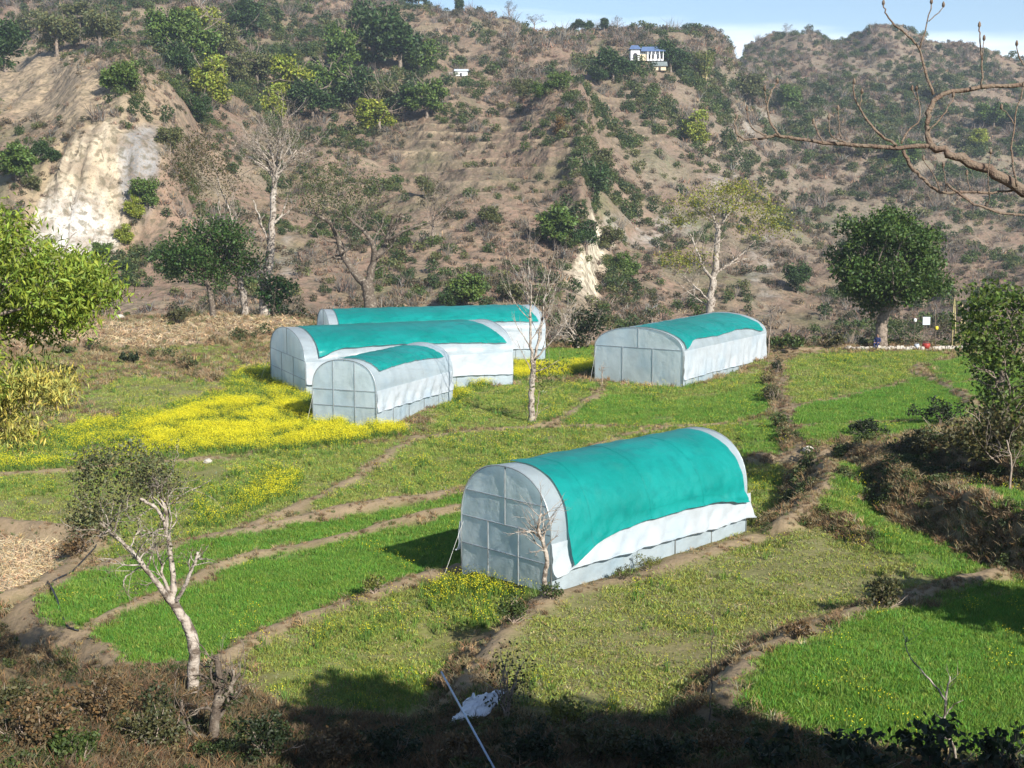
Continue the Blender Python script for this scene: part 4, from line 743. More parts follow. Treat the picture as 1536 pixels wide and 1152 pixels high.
# ------------------------------------------------------------------ ground cover nobody could count (instanced clumps)
def scatter(name, label, cat, P, rot, scl, ids, protos):
    c = bpy.data.collections.new(name + '_source')
    for p in protos: c.objects.link(p)
    od = sorted(range(len(protos)), key=lambda i: protos[i].name); inv = np.zeros(len(protos), int); inv[od] = np.arange(len(protos)); ids = inv[np.asarray(ids)]
    me = bpy.data.meshes.new(name); me.vertices.add(len(P)); me.vertices.foreach_set('co', np.asarray(P, np.float32).ravel())
    for nm, ty, val in (('rot', 'FLOAT_VECTOR', rot), ('scl', 'FLOAT_VECTOR', scl), ('idx', 'INT', ids)):
        a = me.attributes.new(nm, ty, 'POINT')
        if ty == 'INT': a.data.foreach_set('value', np.asarray(val, np.int32))
        else: a.data.foreach_set('vector', np.asarray(val, np.float32).ravel())
    o = obj(name, me); tag(o, label, cat, kind='stuff')
    g = bpy.data.node_groups.new(name, 'GeometryNodeTree'); g.interface.new_socket('Geometry', in_out='INPUT', socket_type='NodeSocketGeometry'); g.interface.new_socket('Geometry', in_out='OUTPUT', socket_type='NodeSocketGeometry')
    N = g.nodes.new; i = N('NodeGroupInput'); ou = N('NodeGroupOutput'); ip = N('GeometryNodeInstanceOnPoints'); ci = N('GeometryNodeCollectionInfo')
    ci.inputs['Collection'].default_value = c; ci.inputs['Separate Children'].default_value = True; ci.inputs['Reset Children'].default_value = True
    at_ = []
    for nm, ty in (('rot', 'FLOAT_VECTOR'), ('scl', 'FLOAT_VECTOR'), ('idx', 'INT')):
        a = N('GeometryNodeInputNamedAttribute'); a.data_type = ty; a.inputs['Name'].default_value = nm; at_.append(a)
    l = g.links.new; l(i.outputs[0], ip.inputs['Points']); l(ci.outputs[0], ip.inputs['Instance']); ip.inputs['Pick Instance'].default_value = True
    l(at_[0].outputs[0], ip.inputs['Rotation']); l(at_[1].outputs[0], ip.inputs['Scale']); l(at_[2].outputs[0], ip.inputs['Instance Index']); l(ip.outputs[0], ou.inputs[0])
    md = o.modifiers.new('clumps', 'NODES'); md.node_group = g; return o
def proto(name, me): return bpy.data.objects.new(name, me)
def blades(r, n, rad, h, w, col, var=.3, lean=.35, tip=None):
    a = r.uniform(0, 2 * np.pi, n); q = np.sqrt(r.random(n)) * rad; B = np.stack([np.cos(a) * q, np.sin(a) * q, np.zeros(n) - .02], -1)
    hh = h * r.uniform(.55, 1.25, n); d = r.normal(0, lean, (n, 3)); d[:, 2] = 1; d /= np.linalg.norm(d, axis=1)[:, None]
    sd_ = np.cross(d, r.normal(0, 1, (n, 3))); sd_ /= np.linalg.norm(sd_, axis=1)[:, None]
    bend = r.normal(0, lean, (n, 3)); bend[:, 2] = -.1
    T = B + d * hh[:, None] + bend * hh[:, None] * .45; Mid = B + d * hh[:, None] * .55
    V = np.stack([B - sd_ * w, B + sd_ * w, Mid + sd_ * w * .8, T, Mid - sd_ * w * .8], 1)
    k = np.arange(n)[:, None] * 5; Fc = np.concatenate([k + [0, 1, 2], k + [0, 2, 4], k + [4, 2, 3]])
    v = r.uniform(1 - var, 1 + var, n); hue = r.uniform(-1, 1, n); c = np.array(col)[None] * v[:, None] * (1 + np.stack([hue * .25, 0 * hue, -hue * .2], -1))
    return V.reshape(-1, 3), Fc, np.repeat(c, 5, 0)
def leafblob(r, n, rad, h, size, col, var=.35, wid=.32):
    v = r.normal(0, 1, (n, 3)); v /= np.linalg.norm(v, axis=1)[:, None]; C = v * (r.random(n) ** .4)[:, None] * np.array([rad, rad, h / 2]) * (1 + .35 * (fbm(v[:, 0] * 2 + 5, v[:, 1] * 2 + v[:, 2] * 3, int(n) % 97)[:, None] - .5) * 2); C[:, 2] += h * .48
    me = leafmesh('blob', C, size, r, col, var, wid=wid); return me
r0 = np.random.default_rng(5)
def bl(name, n, rad, h, w, col, m, **k):
    V, Fc, c = blades(r0, n, rad, h, w, col, **k); return proto(name, npmesh(name, V, Fc, M[m], c))
def gsample(n, weight, ymax=122, ymin=12, near=1.0):
    w = weight * (np.abs(XX) < .43 * YY + 2) * (YY < ymax) * (YY > ymin) / np.maximum(YY, 20) ** near
    p = (w / w.sum()).ravel(); i = r0.choice(p.size, n, p=p); x = XX.ravel()[i] + r0.uniform(-NR / 2, NR / 2, n); y = YY.ravel()[i] + r0.uniform(-NR / 2, NR / 2, n)
    return np.stack([x, y, hz0(x, y)], -1), KI.ravel()[i]
def rs(n, lo, hi, y=None, far=0.0):
    s_ = r0.uniform(lo, hi, n) * (1 + (0 if y is None else far * np.clip((y - 45) / 60, 0, 1))); return np.repeat(s_[:, None], 3, 1)
def rz(n, tilt=.12): return np.stack([r0.normal(0, tilt, n), r0.normal(0, tilt, n), r0.uniform(0, 6.28, n)], -1)
wd_ = np.array([KIND[k][1] for k in KN]); md_ = np.array([KIND[k][2] for k in KN])
pat = fbm(XX * .45, YY * .45, 101); pat2 = fbm(XX * 1.1, YY * 1.1, 102) + .06 * np.sin((XX * .8 + YY * .6) * 2 * np.pi / 1.3)
inside_house = np.zeros(XX.shape, bool)
for hb in [o for o in COL.objects if o.name.startswith('polyhouse')]:
    a = hb.rotation_euler.z; dx, dy = XX - hb.location.x, YY - hb.location.y; lx = dx * math.cos(a) + dy * math.sin(a); ly = -dx * math.sin(a) + dy * math.cos(a)
    ext = {'': (10.9, 4.5), '.001': (15.2, 7.1), '.002': (10.2, 4.35), '.003': (15, 9.6), '.004': (17.6, 7.6)}[hb.name[9:]]
    inside_house |= (lx > -.15) & (lx < ext[0] + .15) & (ly > -.15) & (ly < ext[1] + .15)
out = ~inside_house
# young wheat
Wp = [bl('wheat_clump', 80, .36, .19, .008, (.125, .26, .030), 'blade', lean=.3), bl('wheat_clump', 80, .36, .16, .008, (.18, .275, .045), 'blade', lean=.35), bl('thin_clump', 40, .36, .12, .011, (.25, .285, .058), 'blade', lean=.5), bl('thin_clump', 26, .36, .085, .011, (.25, .27, .07), 'blade', lean=.6), bl('thin_clump', 26, .36, .08, .012, (.32, .26, .14), 'dry', lean=.8)]
n = 95000; P, k = gsample(n, wd_[KI] ** 1.2 * np.clip(.35 + (pat - .35) * 2.0 + (pat2 - .5), .06, 2) * out, near=.5)
u_ = r0.random(n); ids = np.where(k == kid['lush'], np.where(u_ < .5, 0, np.where(u_ < .86, 1, 2)), np.where(k == kid['wheat'], np.where(u_ < .25, 0, np.where(u_ < .7, 1, 2)), np.where(k == kid['sparse'], np.where(u_ < .38, 2, np.where(u_ < .84, 3, 4)), np.where(u_ < .12, 1, np.where(u_ < .55, 2, np.where(u_ < .85, 3, 4))))))
scatter('young_wheat', 'short green wheat covering the terraced plots', 'wheat', P, rz(n), rs(n, .6, 1.15, P[:, 1], .2) * [1.15, 1.15, 1], ids, Wp)
# mustard in flower
def mustard(name, npl, h, nf, fs):
    VV, FF, CC = [], [], []; mi = []; nv = 0
    for i in range(npl):
        bx, by = r0.normal(0, .22, 2); hh = h * r0.uniform(.7, 1.25)
        V, Fc, c = blades(r0, 8, .05, hh, .010, (.11, .19, .03), lean=.22); V = V + [bx, by, 0]; VV.append(V); FF.append(Fc + nv); CC.append(c); mi += [0] * len(Fc); nv += len(V)
        C = np.stack([r0.normal(bx, .09, nf), r0.normal(by, .09, nf), hh * r0.uniform(.75, 1.2, nf)], -1); d = r0.normal(0, 1, (nf, 3)); d /= np.linalg.norm(d, axis=1)[:, None]; e_ = np.cross(d, r0.normal(0, 1, (nf, 3))); e_ /= np.linalg.norm(e_, axis=1)[:, None]
        V = np.stack([C - d * fs, C + e_ * fs, C + d * fs, C - e_ * fs], 1).reshape(-1, 3); q = np.arange(nf)[:, None] * 4; Fc = np.concatenate([q + [0, 1, 2], q + [0, 2, 3]])
        VV.append(V); FF.append(Fc + nv); CC.append(np.ones((len(V), 3))); mi += [1] * len(Fc); nv += len(V)
    me = npmesh(name, np.concatenate(VV), np.concatenate(FF), M['blade'], np.concatenate(CC)); me.materials.append(M['flower']); me.polygons.foreach_set('material_index', np.array(mi, np.int32)); return proto(name, me)
Mp = [mustard('mustard_dense', 6, .40, 13, .0145), mustard('mustard_thin', 4, .36, 7, .0145)]
n = 7600; mdens = md_[KI] * np.clip(.18 + (pat - .40) * 2.2 + (pat2 - .5) * 1.4, .03, 2) * out
P, k = gsample(n, mdens, near=.3); ids = np.where((k == kid['mustard']) & (r0.random(n) < .6), 0, 1)
scatter('mustard_crop', 'yellow flowering mustard plants among the green plots', 'mustard', P, rz(n), rs(n, .7, 1.25, P[:, 1], .1), ids, Mp)
# dry grass on banks, bunds and slopes
Dp = [bl('dry_tuft', 40, .22, .30, .012, (.30, .215, .115), 'dry', lean=.5), bl('dry_tuft', 40, .25, .30, .012, (.175, .115, .06), 'dry', lean=.6), bl('dry_tuft', 34, .2, .34, .012, (.33, .26, .15), 'dry', lean=.45), bl('green_tuft', 36, .22, .28, .012, (.10, .14, .035), 'blade', lean=.45), bl('shade_tuft', 38, .24, .34, .011, (.15, .098, .052), 'dry', lean=.6), bl('weed_tuft', 38, .24, .30, .011, (.05, .055, .022), 'blade', lean=.6)]  # last two grow on the near slope, its shade put into their colour
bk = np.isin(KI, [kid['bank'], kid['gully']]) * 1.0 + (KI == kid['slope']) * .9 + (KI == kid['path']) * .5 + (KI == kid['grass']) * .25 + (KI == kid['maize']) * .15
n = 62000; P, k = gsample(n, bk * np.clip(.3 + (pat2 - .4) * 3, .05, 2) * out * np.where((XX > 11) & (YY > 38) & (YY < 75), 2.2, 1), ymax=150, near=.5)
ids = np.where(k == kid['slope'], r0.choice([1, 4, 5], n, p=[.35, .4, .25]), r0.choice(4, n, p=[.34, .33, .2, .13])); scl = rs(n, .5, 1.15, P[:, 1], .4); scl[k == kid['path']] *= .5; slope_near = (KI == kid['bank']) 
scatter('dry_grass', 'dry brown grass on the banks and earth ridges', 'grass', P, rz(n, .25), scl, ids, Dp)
# maize stubble and straw on the left plots
Sp = [bl('stubble', 9, .4, .5, .03, (.52, .42, .27), 'dry', lean=1.2), bl('stubble', 8, .4, .4, .03, (.42, .31, .19), 'dry', lean=1.8)]
n = 4200; P, k = gsample(n, (KI == kid['maize']) * np.clip(pat2 - .3, .05, 1) + (KI == kid['straw']) * 2.5, ymax=150, near=0.4); kz = np.where(k == kid['straw'], .55, 1.0)[:, None]
scatter('maize_stubble', 'pale dry maize stalks lying on the left plots', 'stubble', P, rz(n, .3), rs(n, .6, 1.3) * kz, r0.integers(0, 2, n), Sp)
# low green weeds and bushes along the banks
Bp = [proto('weed_bush', leafblob(r0, 150, .5, .8, .16, (.075, .095, .025))), proto('weed_bush', leafblob(r0, 140, .5, .7, .15, (.14, .11, .05))), proto('weed_bush', leafblob(r0, 150, .55, .9, .15, (.05, .075, .02)))]
n = 5200; P, k = gsample(n, ((KI == kid['bank']) * np.clip((pat - .42) * 4, .03, 1) + (KI == kid['slope']) * 1.2 * np.clip((pat - .35) * 4, .1, 1) + (KI == kid['gully']) * .6) * out * np.where((XX > 11) & (YY > 38) & (YY < 75), 2.5, 1), ymax=150, near=.9); far_ = np.clip((P[:, 1] - 15) / 60, .4, 1.2)[:, None]
scatter('bank_weeds', 'small leafy weeds and thorny scrub growing on the banks', 'weeds', P, rz(n), rs(n, .5, 1.1) * far_, r0.integers(0, 3, n), Bp)
# scrub on the mountainside
def hsample(n, weight):
    w = weight * (np.abs(AG)[None, :] < .44) * (YG[:, None] > 150) * YG[:, None] ** 2 ** 1.0 * np.gradient(YG)[:, None] / YG[:, None] ** 1.8; p = (w / w.sum()).ravel(); i = r0.choice(p.size, n, p=p)
    j, ii = np.divmod(i, NA); y = YG[j] + r0.uniform(-.5, .5, n) * np.gradient(YG)[j]; x = (AG[ii] + r0.uniform(-.5, .5, n) * (AG[1] - AG[0])) * y
    return np.stack([x, y, hzfar(x, y) - .1], -1), i
rock = np.clip(cl[..., 0] + gr[..., 0] + c2[..., 0], 0, 1)
bald = np.clip(rock * 1.2 + blob(90, 140, 140, 55) * .93 + blob(600, 50, 120, 60) * .3, 0, .97)
Hp = [bl('dry_scrub', 34, .6, .85, .05, (.21, .15, .105), 'dry', lean=.7), bl('dry_scrub', 34, .7, .7, .05, (.28, .21, .145), 'dry', lean=.8), bl('grey_scrub', 46, .6, 1.2, .04, (.20, .165, .13), 'dry', lean=.6), proto('brown_bush', leafblob(r0, 100, .7, 1.1, .26, (.125, .10, .06), wid=.3)), bl('thicket', 70, .9, 2.6, .035, (.19, .16, .13), 'dry', lean=.45), proto('shade_bush', leafblob(r0, 120, .8, 1.2, .26, (.06, .062, .03), wid=.3))]  # the last bush is a deep olive one
n = 60000; P, i = hsample(n, (1 - bald) * np.clip(.15 + (fbm(HX / 10, HYY / 16, 111) - .42) * 5, .10, 2.2) * (1 - tm * .75))
ids = r0.choice(6, n, p=[.34, .24, .18, .14, .02, .08]); scatter('hill_scrub', 'dry brown grass and grey thorn scrub covering the mountainside', 'scrub', P, rz(n, .2), (rs(n, .5, 1.3, None) + 1.1 * (r0.random(n) ** 6)[:, None]) * np.clip(P[:, 1] / 330, .8, 1.5)[:, None], ids, Hp)
Gp = [proto('green_bush', leafblob(r0, 170, .9, 1.5, .30, (.075, .11, .028))), proto('olive_bush', leafblob(r0, 150, .9, 1.4, .28, (.12, .13, .042))), proto('dark_bush', leafblob(r0, 170, .8, 1.7, .30, (.045, .072, .02)))]
gm_ = np.maximum.reduce([blob(420, 120, 330, 130, .7) * .9, blob(220, 330, 120, 120) * .9, blob(330, 90, 220, 120, .7), blob(180, 130, 70, 50), blob(900, 300, 70, 170) * 1.0, blob(950, 390, 80, 80) * .9, blob(960, 150, 200, 80) * .7, blob(1350, 200, 330, 110) * .6, blob(520, 330, 150, 100) * .4, np.full(HZ.shape, .16)])
n = 15000; P, i = hsample(n, (1 - np.clip(rock * .8 + bald * .97, 0, .98)) * gm_ * np.clip((fbm(HX / 13, HYY / 18, 121) - .42) * 5, .03, 1))
scatter('hill_bushes', 'green and olive bushes dotted over the mountainside', 'bushes', P, rz(n, .1), (rs(n, .6, 1.5) + .9 * (r0.random(n) ** 5)[:, None]) * np.clip(P[:, 1] / 330, .8, 1.4)[:, None], r0.integers(0, 3, n), Gp)

# ------------------------------------------------------------------ single trees on the mountainside
def hill_proto(seed, kind):
    t = Tree(seed); r = t.r
    if kind == 'bare':
        t.limb([(0,0,-.3),(.1,0,2),(0,.1,4)], .22, .12); 
        for i in range(9): t.grow(np.array([0, 0, 2.2 + i * .25]), unit([math.cos(i * 2.4) * .8, math.sin(i * 2.4) * .8, 1]), 2.4, .08, 2, spread=.6, nch=3)
        C = cloud(r, t.tips, 500, .3); return t, leafmesh('crown', C, .3, r, (.10, .09, .05), .3), M['bark_grey']
    if kind == 'bamboo':
        for i in range(16):
            a = i * 2.4; o_ = np.array([math.cos(a) * .5, math.sin(a) * .5, -.2]); t.twigs.tube([o_, o_ + [math.cos(a) * .5, math.sin(a) * .5, 4], o_ + [math.cos(a) * 1.8, math.sin(a) * 1.8, 7.4]], [.07, .05, .02], 4); t.tips += [o_ + [math.cos(a) * k * .3, math.sin(a) * k * .3, 2.5 + k * 1.0] for k in range(6)]
        return t, leafmesh('crown', cloud(r, t.tips, 2600, .45), .42, r, (.13, .155, .03), .35, droop=.4), M['bamboo']
    col, n, sh = {'dark': ((.042, .078, .020), 4200, (2.7, 2.7, 2.3)), 'mid': ((.095, .15, .028), 4200, (2.8, 2.8, 2.5)), 'lime': ((.23, .265, .032), 3600, (2.4, 2.4, 2.7)), 'olive': ((.11, .12, .042), 2600, (2.8, 2.8, 2.1)), 'rust': ((.19, .115, .035), 1700, (1.8, 1.8, 2.6))}[kind]
    t.limb([(0,0,-.4),(.1,.05,1.5),(0,.1,3.2),(.2,0,4.6)], .26, .12)
    for i in range(6): t.grow(np.array([0, .05, 2.0 + i * .45]), unit([math.cos(i * 2.4), math.sin(i * 2.4), .7]), 2.0, .1, 2, spread=.7)
    lobes = [np.array([0, 0, 3.7])] + [np.array([0, 0, 3.6]) + unit(r.normal(0, 1, 3)) * np.array(sh) * .62 for _ in range(6)]
    cc = [lobes[r.integers(7)] + unit(r.normal(0, 1, 3)) * r.uniform(.4, 1.1) * np.array(sh) * .52 for _ in range(60)]
    return t, leafmesh('crown', cloud(r, cc, int(n * 1.6), .40), .38, r, col, .45), M['bark_grey']
PROT = {}
for kd, sds in (('dark', (71, 72)), ('mid', (73, 74, 70)), ('lime', (75, 76)), ('olive', (77, 78)), ('bare', (79, 80)), ('bamboo', (81,)), ('rust', (82,))):
    for q in sds:
        t, lf, bk_ = hill_proto(q, kd); e = empty('hill_tree', (0, 0, 0)); ps = []
        if t.wood.n: ps.append(t.wood.build('trunk', bk_, e, True))
        if t.twigs.n: w_ = t.twigs.build('twigs', bk_, e); w_['kind'] = 'stuff'; ps.append(w_)
        ps.append(obj('crown', lf, e)); PROT.setdefault(kd, []).append((e, ps))
HT = [  # column, row of the foot, height in picture rows, kind, label
 (560,102,78,'dark','biggest dark evergreen tree high on the slope above small white shed'), (600,108,62,'dark','dark evergreen just right of the biggest one on the upper slope'), (628,112,45,'mid','green tree right of the dark evergreens, left of small white shed'),
 (520,112,60,'mid','green tree touching the left side of the biggest dark evergreen'), (535,165,52,'dark','dark tree below the biggest evergreen on the slope'), (498,160,60,'mid','leafy green tree among the woods left of the terraces'), (575,172,45,'olive','dusty olive tree between lime tree and dark evergreens'),
 (640,176,48,'mid','rounded bright green tree at left end of the hill terraces'), (605,178,42,'dark','dark tree left of the rounded bright green one at the terraces'), (568,200,48,'lime','yellow green tree above the brown rock knob'), (470,180,50,'dark','dark tree at the lower middle of the hillside wood'),
 (430,172,62,'lime','bright yellow green tree in the middle of the hillside wood'), (412,180,40,'lime','smaller yellow green tree left of the bright one in the wood'), (448,150,46,'mid','green tree behind the bright yellow green one'),
 (260,80,60,'mid','tall green tree at left end of the upper wood'), (290,100,70,'mid','broad green tree above the dry dome'), (312,70,55,'lime','light green tree behind the broad one above the dry dome'), (370,62,52,'dark','narrow dark tree standing high on the left slope'), (335,95,50,'olive','olive tree right of the broad green one above dry dome'), (322,160,56,'lime','lone yellow green tree right of the cliff top'),
 (270,120,46,'dark','dark tree on the slope just behind the dry dome'), (385,130,46,'olive','thin olive tree with pale stem in the upper wood'), (355,130,40,'olive','olive tree beside the pale stemmed one in upper wood'), (300,190,40,'dark','small dark tree below the lone yellow green one'),
 (86,84,54,'olive','flat topped olive tree above the dry dome at left'), (150,74,48,'olive','olive tree right of the flat topped one on the left skyline slope'), (8,108,60,'dark','dark tree at the far left edge above the dry dome'), (40,60,40,'olive','dusty tree high at the top left corner'), (120,50,40,'olive','dusty tree near the top edge left of the green wood'),
 (180,140,42,'mid','green bush tree on the lip of the dry dome'), (26,272,58,'mid','green tree on the cliff shoulder at far left'), (70,248,38,'dark','dark tree beside the left edge of the white cliff'), (48,290,30,'olive','low olive tree below the cliff shoulder'), (222,310,50,'mid','green tree at the right foot of the white cliff'), (190,368,30,'lime','low light tree at the bottom right of the white cliff'),
 (255,230,44,'olive','olive tree on the slope right of the grey rock face'), (205,330,34,'lime','yellowish tree beside the white cliff foot'), (155,392,32,'mid','green tree under the white cliff'),
 (838,136,30,'mid','green bush tree on the top of the spur'), (785,150,36,'olive','olive tree left of the spur top'), (812,148,28,'mid','small green tree beside the spur top'), (838,206,30,'rust','lone rust brown shrub tree on the spur'), (920,124,50,'dark','dark tree left of the white house'), (900,128,32,'dark','smaller dark tree further left of the white house'), (1006,108,46,'dark','dark tree right of the white house'), (1056,122,32,'bamboo','yellow bamboo clump right of the white house'), (1046,218,46,'lime','tall light green tree on the slope below the white house'), (1125,160,50,'olive','grey green tree on the slope above the landslip'), (1184,172,44,'mid','narrow green tree on the far right mountain'),
 (832,372,66,'mid','green tree hanging at the left top of the lower cliff'), (890,300,56,'dark','dark tree on the edge of the spur cliff'), (880,376,46,'dark','dark bushy tree clinging to the lower cliff'), (905,260,40,'olive','olive tree on the upper spur edge'), (915,380,44,'olive','olive tree right of the lower cliff'), (940,420,44,'mid','green tree in the gully right of the lower cliff'), (1196,440,46,'dark','dark bushy tree right of the grey rock slide'),
 (650,370,66,'bare','grey bare tree on the lower spur slope'), (640,300,40,'olive','small olive tree at left of the lower spur'), (700,462,56,'mid','green tree just behind the rearmost polyhouse'), (672,466,36,'dark','dark shrub tree left of the green one behind rearmost polyhouse'), (735,340,34,'olive','lone olive tree in the middle of the brown spur'), (770,455,36,'olive','olive shrub tree beside the green one behind rearmost polyhouse'),
 (1350,250,44,'mid','green tree on the right mountain behind the bare branch'), (1462,222,32,'lime','light green tree on the right mountain at branch end'), (1398,160,36,'olive','olive tree high on the right mountain'), (1490,190,40,'mid','green tree near the right edge on the mountain'), (1520,200,34,'dark','dark tree at right edge on the mountain'), (1300,240,40,'olive','olive tree on the right mountain below the branch'),
 (628,10,26,'dark','dark skyline tree at the left end of the ridge'), (688,14,22,'dark','second dark skyline tree on the ridge'), (764,30,20,'bare','bare skyline tree on the ridge above the terraces'), (802,38,18,'bare','bare skyline tree right of the first bare one'), (858,44,14,'dark','small dark skyline tree left of the ridge notch'), (872,46,17,'dark','slim dark skyline tree on the ridge'), (884,46,15,'dark','third small dark tree in the skyline row'), (906,46,18,'dark','right end dark tree of the skyline row'), (926,46,15,'bare','bare tree at the right end of the skyline row'),
 (1180,56,14,'bare','tiny bare tree on the left top of right mountain'), (1212,56,12,'bare','tiny bare tree on the right top of the far knoll'), (1408,78,12,'dark','small dark tree on the right mountain skyline'),
]
used = set(); rh = np.random.default_rng(9)
for px, py, hp, kd, lab in HT:
    p = hit(px, py, 150); big = hp * p[1] / F
    c = PROT[kd]; k_ = int(rh.integers(len(c))); e, ps = c[k_]
    if (kd, k_) in used:
        e2 = e.copy(); COL.objects.link(e2)
        for q in ps: q2 = q.copy(); COL.objects.link(q2); q2.parent = e2
        e = e2
    used.add((kd, k_)); sc = big / (4.9 if px < 665 and py < 215 else 5.8); e.location = (p[0], p[1], p[2] - .3); w_ = rh.uniform(.9, 1.2); e.scale = (sc * w_, sc * w_, sc); e.rotation_euler = (0, 0, rh.uniform(0, 6.28)); tag(e, lab, 'tree', 'trees scattered over the mountainside')
for kd, lst in PROT.items():
    for k_, (e, ps) in enumerate(lst):
        if (kd, k_) not in used:
            for q in ps: bpy.data.objects.remove(q)
            bpy.data.objects.remove(e)

# ------------------------------------------------------------------ shrubs by the plots and in the foreground
def shrub(seed, px, py, wpx_, hpx, col, lab, leaf=.12, n=900, name='shrub', stems=7, bark='twig', dense=.22, wid=.3, droop=0):
    b = hit(px, py); Y = b[1]; w_ = wpx_ * Y / F; hh = hpx * Y / F; t = Tree(seed)
    for i in range(stems): t.grow(b + [0, 0, -.05], unit([t.r.normal(0, .5) * w_ / hh, t.r.normal(0, .4), 1]), hh * .6, .012 + hh * .008, 1, spread=.7, nch=3)
    cc = [b + [0, 0, hh * .55] + unit(t.r.normal(0, 1, 3)) * t.r.uniform(.3, 1) * np.array([w_ * .5, w_ * .45, hh * .45]) for _ in range(26)]
    finish(t, name, lab, 'shrubs around the fields', b, M[bark], leafmesh('crown', cloud(t.r, cc, n, dense * hh * .5), leaf, t.r, col, .45, wid=wid, droop=droop), M['twig'], 'shrub')
OL, BR, GN, DG, YG_ = (.075, .075, .028), (.135, .09, .042), (.06, .09, .022), (.022, .034, .011), (.14, .15, .03)  # DG: dark green, with the foreground's shade put into it
shrub(201, 760, 1085, 70, 130, OL, 'spindly leafy shrub on the corner bank beside white sack', .09, 420, 'spindly_shrub', 9)
shrub(202, 848, 1100, 60, 60, YG_, 'low yellow green shrub at bottom below brown field', .09, 700)
shrub(203, 1322, 915, 60, 50, OL, 'dusty bush on the ridge between wheat and brown field', .11, 900); shrub(204, 1196, 958, 60, 28, BR, 'dry brown bush on ridge left of the dusty one', .09, 600)
shrub(205, 828, 900, 36, 30, GN, 'small green bush at front corner of the nearest polyhouse', .08, 420); shrub(206, 972, 856, 55, 24, YG_, 'grassy tuft against long side of the nearest polyhouse', .10, 500, wid=.12); shrub(207, 935, 868, 40, 20, OL, 'smaller grassy tuft left of the other one by polyhouse side', .10, 360, wid=.12)
shrub(208, 562, 890, 44, 32, YG_, 'yellow green weed bush on ridge left of nearest polyhouse', .09, 460); shrub(209, 770, 935, 50, 46, GN, 'green bush over the bank before the nearest polyhouse', .10, 700)
shrub(210, 1372, 690, 80, 46, OL, 'big dusty bush on the right bank above dark hollow', .13, 1700); shrub(211, 1300, 655, 80, 26, DG, 'dark low hedge bush beside the right wheat strip', .14, 900); shrub(212, 1410, 640, 90, 40, DG, 'dark hedge bush left of the leafy tree at right', .15, 1200); shrub(213, 1440, 720, 70, 22, BR, 'brown thorny scrub on right bank', .12, 1500); shrub(214, 1510, 735, 70, 24, BR, 'grey brown thorny scrub by the right edge', .12, 1500)
shrub(215, 118, 832, 50, 40, BR, 'brown bush with dark hollow beside the pale straw plot', .12, 700); shrub(216, 265, 486, 50, 22, OL, 'olive bush on the left rim before dark broadleaf tree', .3, 700); shrub(217, 195, 545, 40, 16, DG, 'small dark bush on the left ploughed plot', .25, 400); shrub(218, 103, 532, 24, 14, GN, 'small green bush at left on the stubble edge', .25, 300); shrub(219, 100, 562, 28, 16, OL, 'low bush below the stubble edge at left', .25, 300)
shrub(220, 880, 520, 70, 60, DG, 'dark bush at the rim left of wide right polyhouse', .3, 1400, bark='bark_pale'); shrub(221, 1190, 524, 70, 22, GN, 'low green bush on rim right of wide polyhouse', .25, 800); shrub(222, 1355, 519, 90, 50, GN, 'green thicket right of the round tree trunk', .28, 1700); shrub(223, 1418, 518, 60, 44, OL, 'olive thicket by the bamboo poles', .28, 1100); shrub(224, 1255, 522, 40, 22, OL, 'pale olive bush left of round tree', .25, 500); shrub(225, 1165, 560, 18, 24, DG, 'dark weed clump on the path bank by wide polyhouse', .15, 300); shrub(226, 1160, 605, 16, 30, OL, 'weedy clump lower on the path bank', .14, 300)
# thicket along the bottom edge, shade painted into its darkest leaf colours
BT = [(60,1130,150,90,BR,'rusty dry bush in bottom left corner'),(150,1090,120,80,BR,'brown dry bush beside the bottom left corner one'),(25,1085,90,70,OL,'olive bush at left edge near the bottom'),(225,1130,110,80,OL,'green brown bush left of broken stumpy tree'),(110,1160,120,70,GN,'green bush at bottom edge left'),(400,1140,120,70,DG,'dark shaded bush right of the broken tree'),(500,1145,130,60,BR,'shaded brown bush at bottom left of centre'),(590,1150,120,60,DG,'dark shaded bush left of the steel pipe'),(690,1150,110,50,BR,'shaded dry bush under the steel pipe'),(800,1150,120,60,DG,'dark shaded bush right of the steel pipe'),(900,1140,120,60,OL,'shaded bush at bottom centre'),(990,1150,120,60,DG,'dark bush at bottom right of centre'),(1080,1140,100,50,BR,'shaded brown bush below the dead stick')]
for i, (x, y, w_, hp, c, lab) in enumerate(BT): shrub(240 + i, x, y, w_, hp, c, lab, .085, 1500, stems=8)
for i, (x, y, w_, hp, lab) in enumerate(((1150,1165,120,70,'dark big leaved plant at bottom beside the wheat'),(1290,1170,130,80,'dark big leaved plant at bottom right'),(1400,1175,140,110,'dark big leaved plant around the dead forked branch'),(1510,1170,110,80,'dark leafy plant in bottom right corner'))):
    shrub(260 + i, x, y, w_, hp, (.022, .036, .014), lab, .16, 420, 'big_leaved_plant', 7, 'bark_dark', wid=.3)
b = hit(1440, 1160); Y = b[1] - .4; t = Tree(270)
t.limb([b, P3(1425,1110,Y), P3(1415,1070,Y), P3(1420,1040,Y), P3(1425,1015,Y)], .035, .014, (6, .3, 1, .4, dict(spread=.6))); t.limb([P3(1418,1050,Y), P3(1395,1020,Y), P3(1368,990,Y), P3(1358,972,Y), P3(1360,955,Y)], .02, .006, (4, .3, 1, .3, dict(spread=.6))); t.limb([P3(1416,1075,Y), P3(1432,1055,Y), P3(1445,1050,Y)], .015, .006); t.limb([P3(1425,1110,Y), P3(1390,1090,Y), P3(1360,1078,Y)], .016, .005)
finish(t, 'dead_branch', 'pale dead forked branch sticking up at bottom right', 'foreground trees', b, M['bark_pale'], None, M['twig'], 'branch')

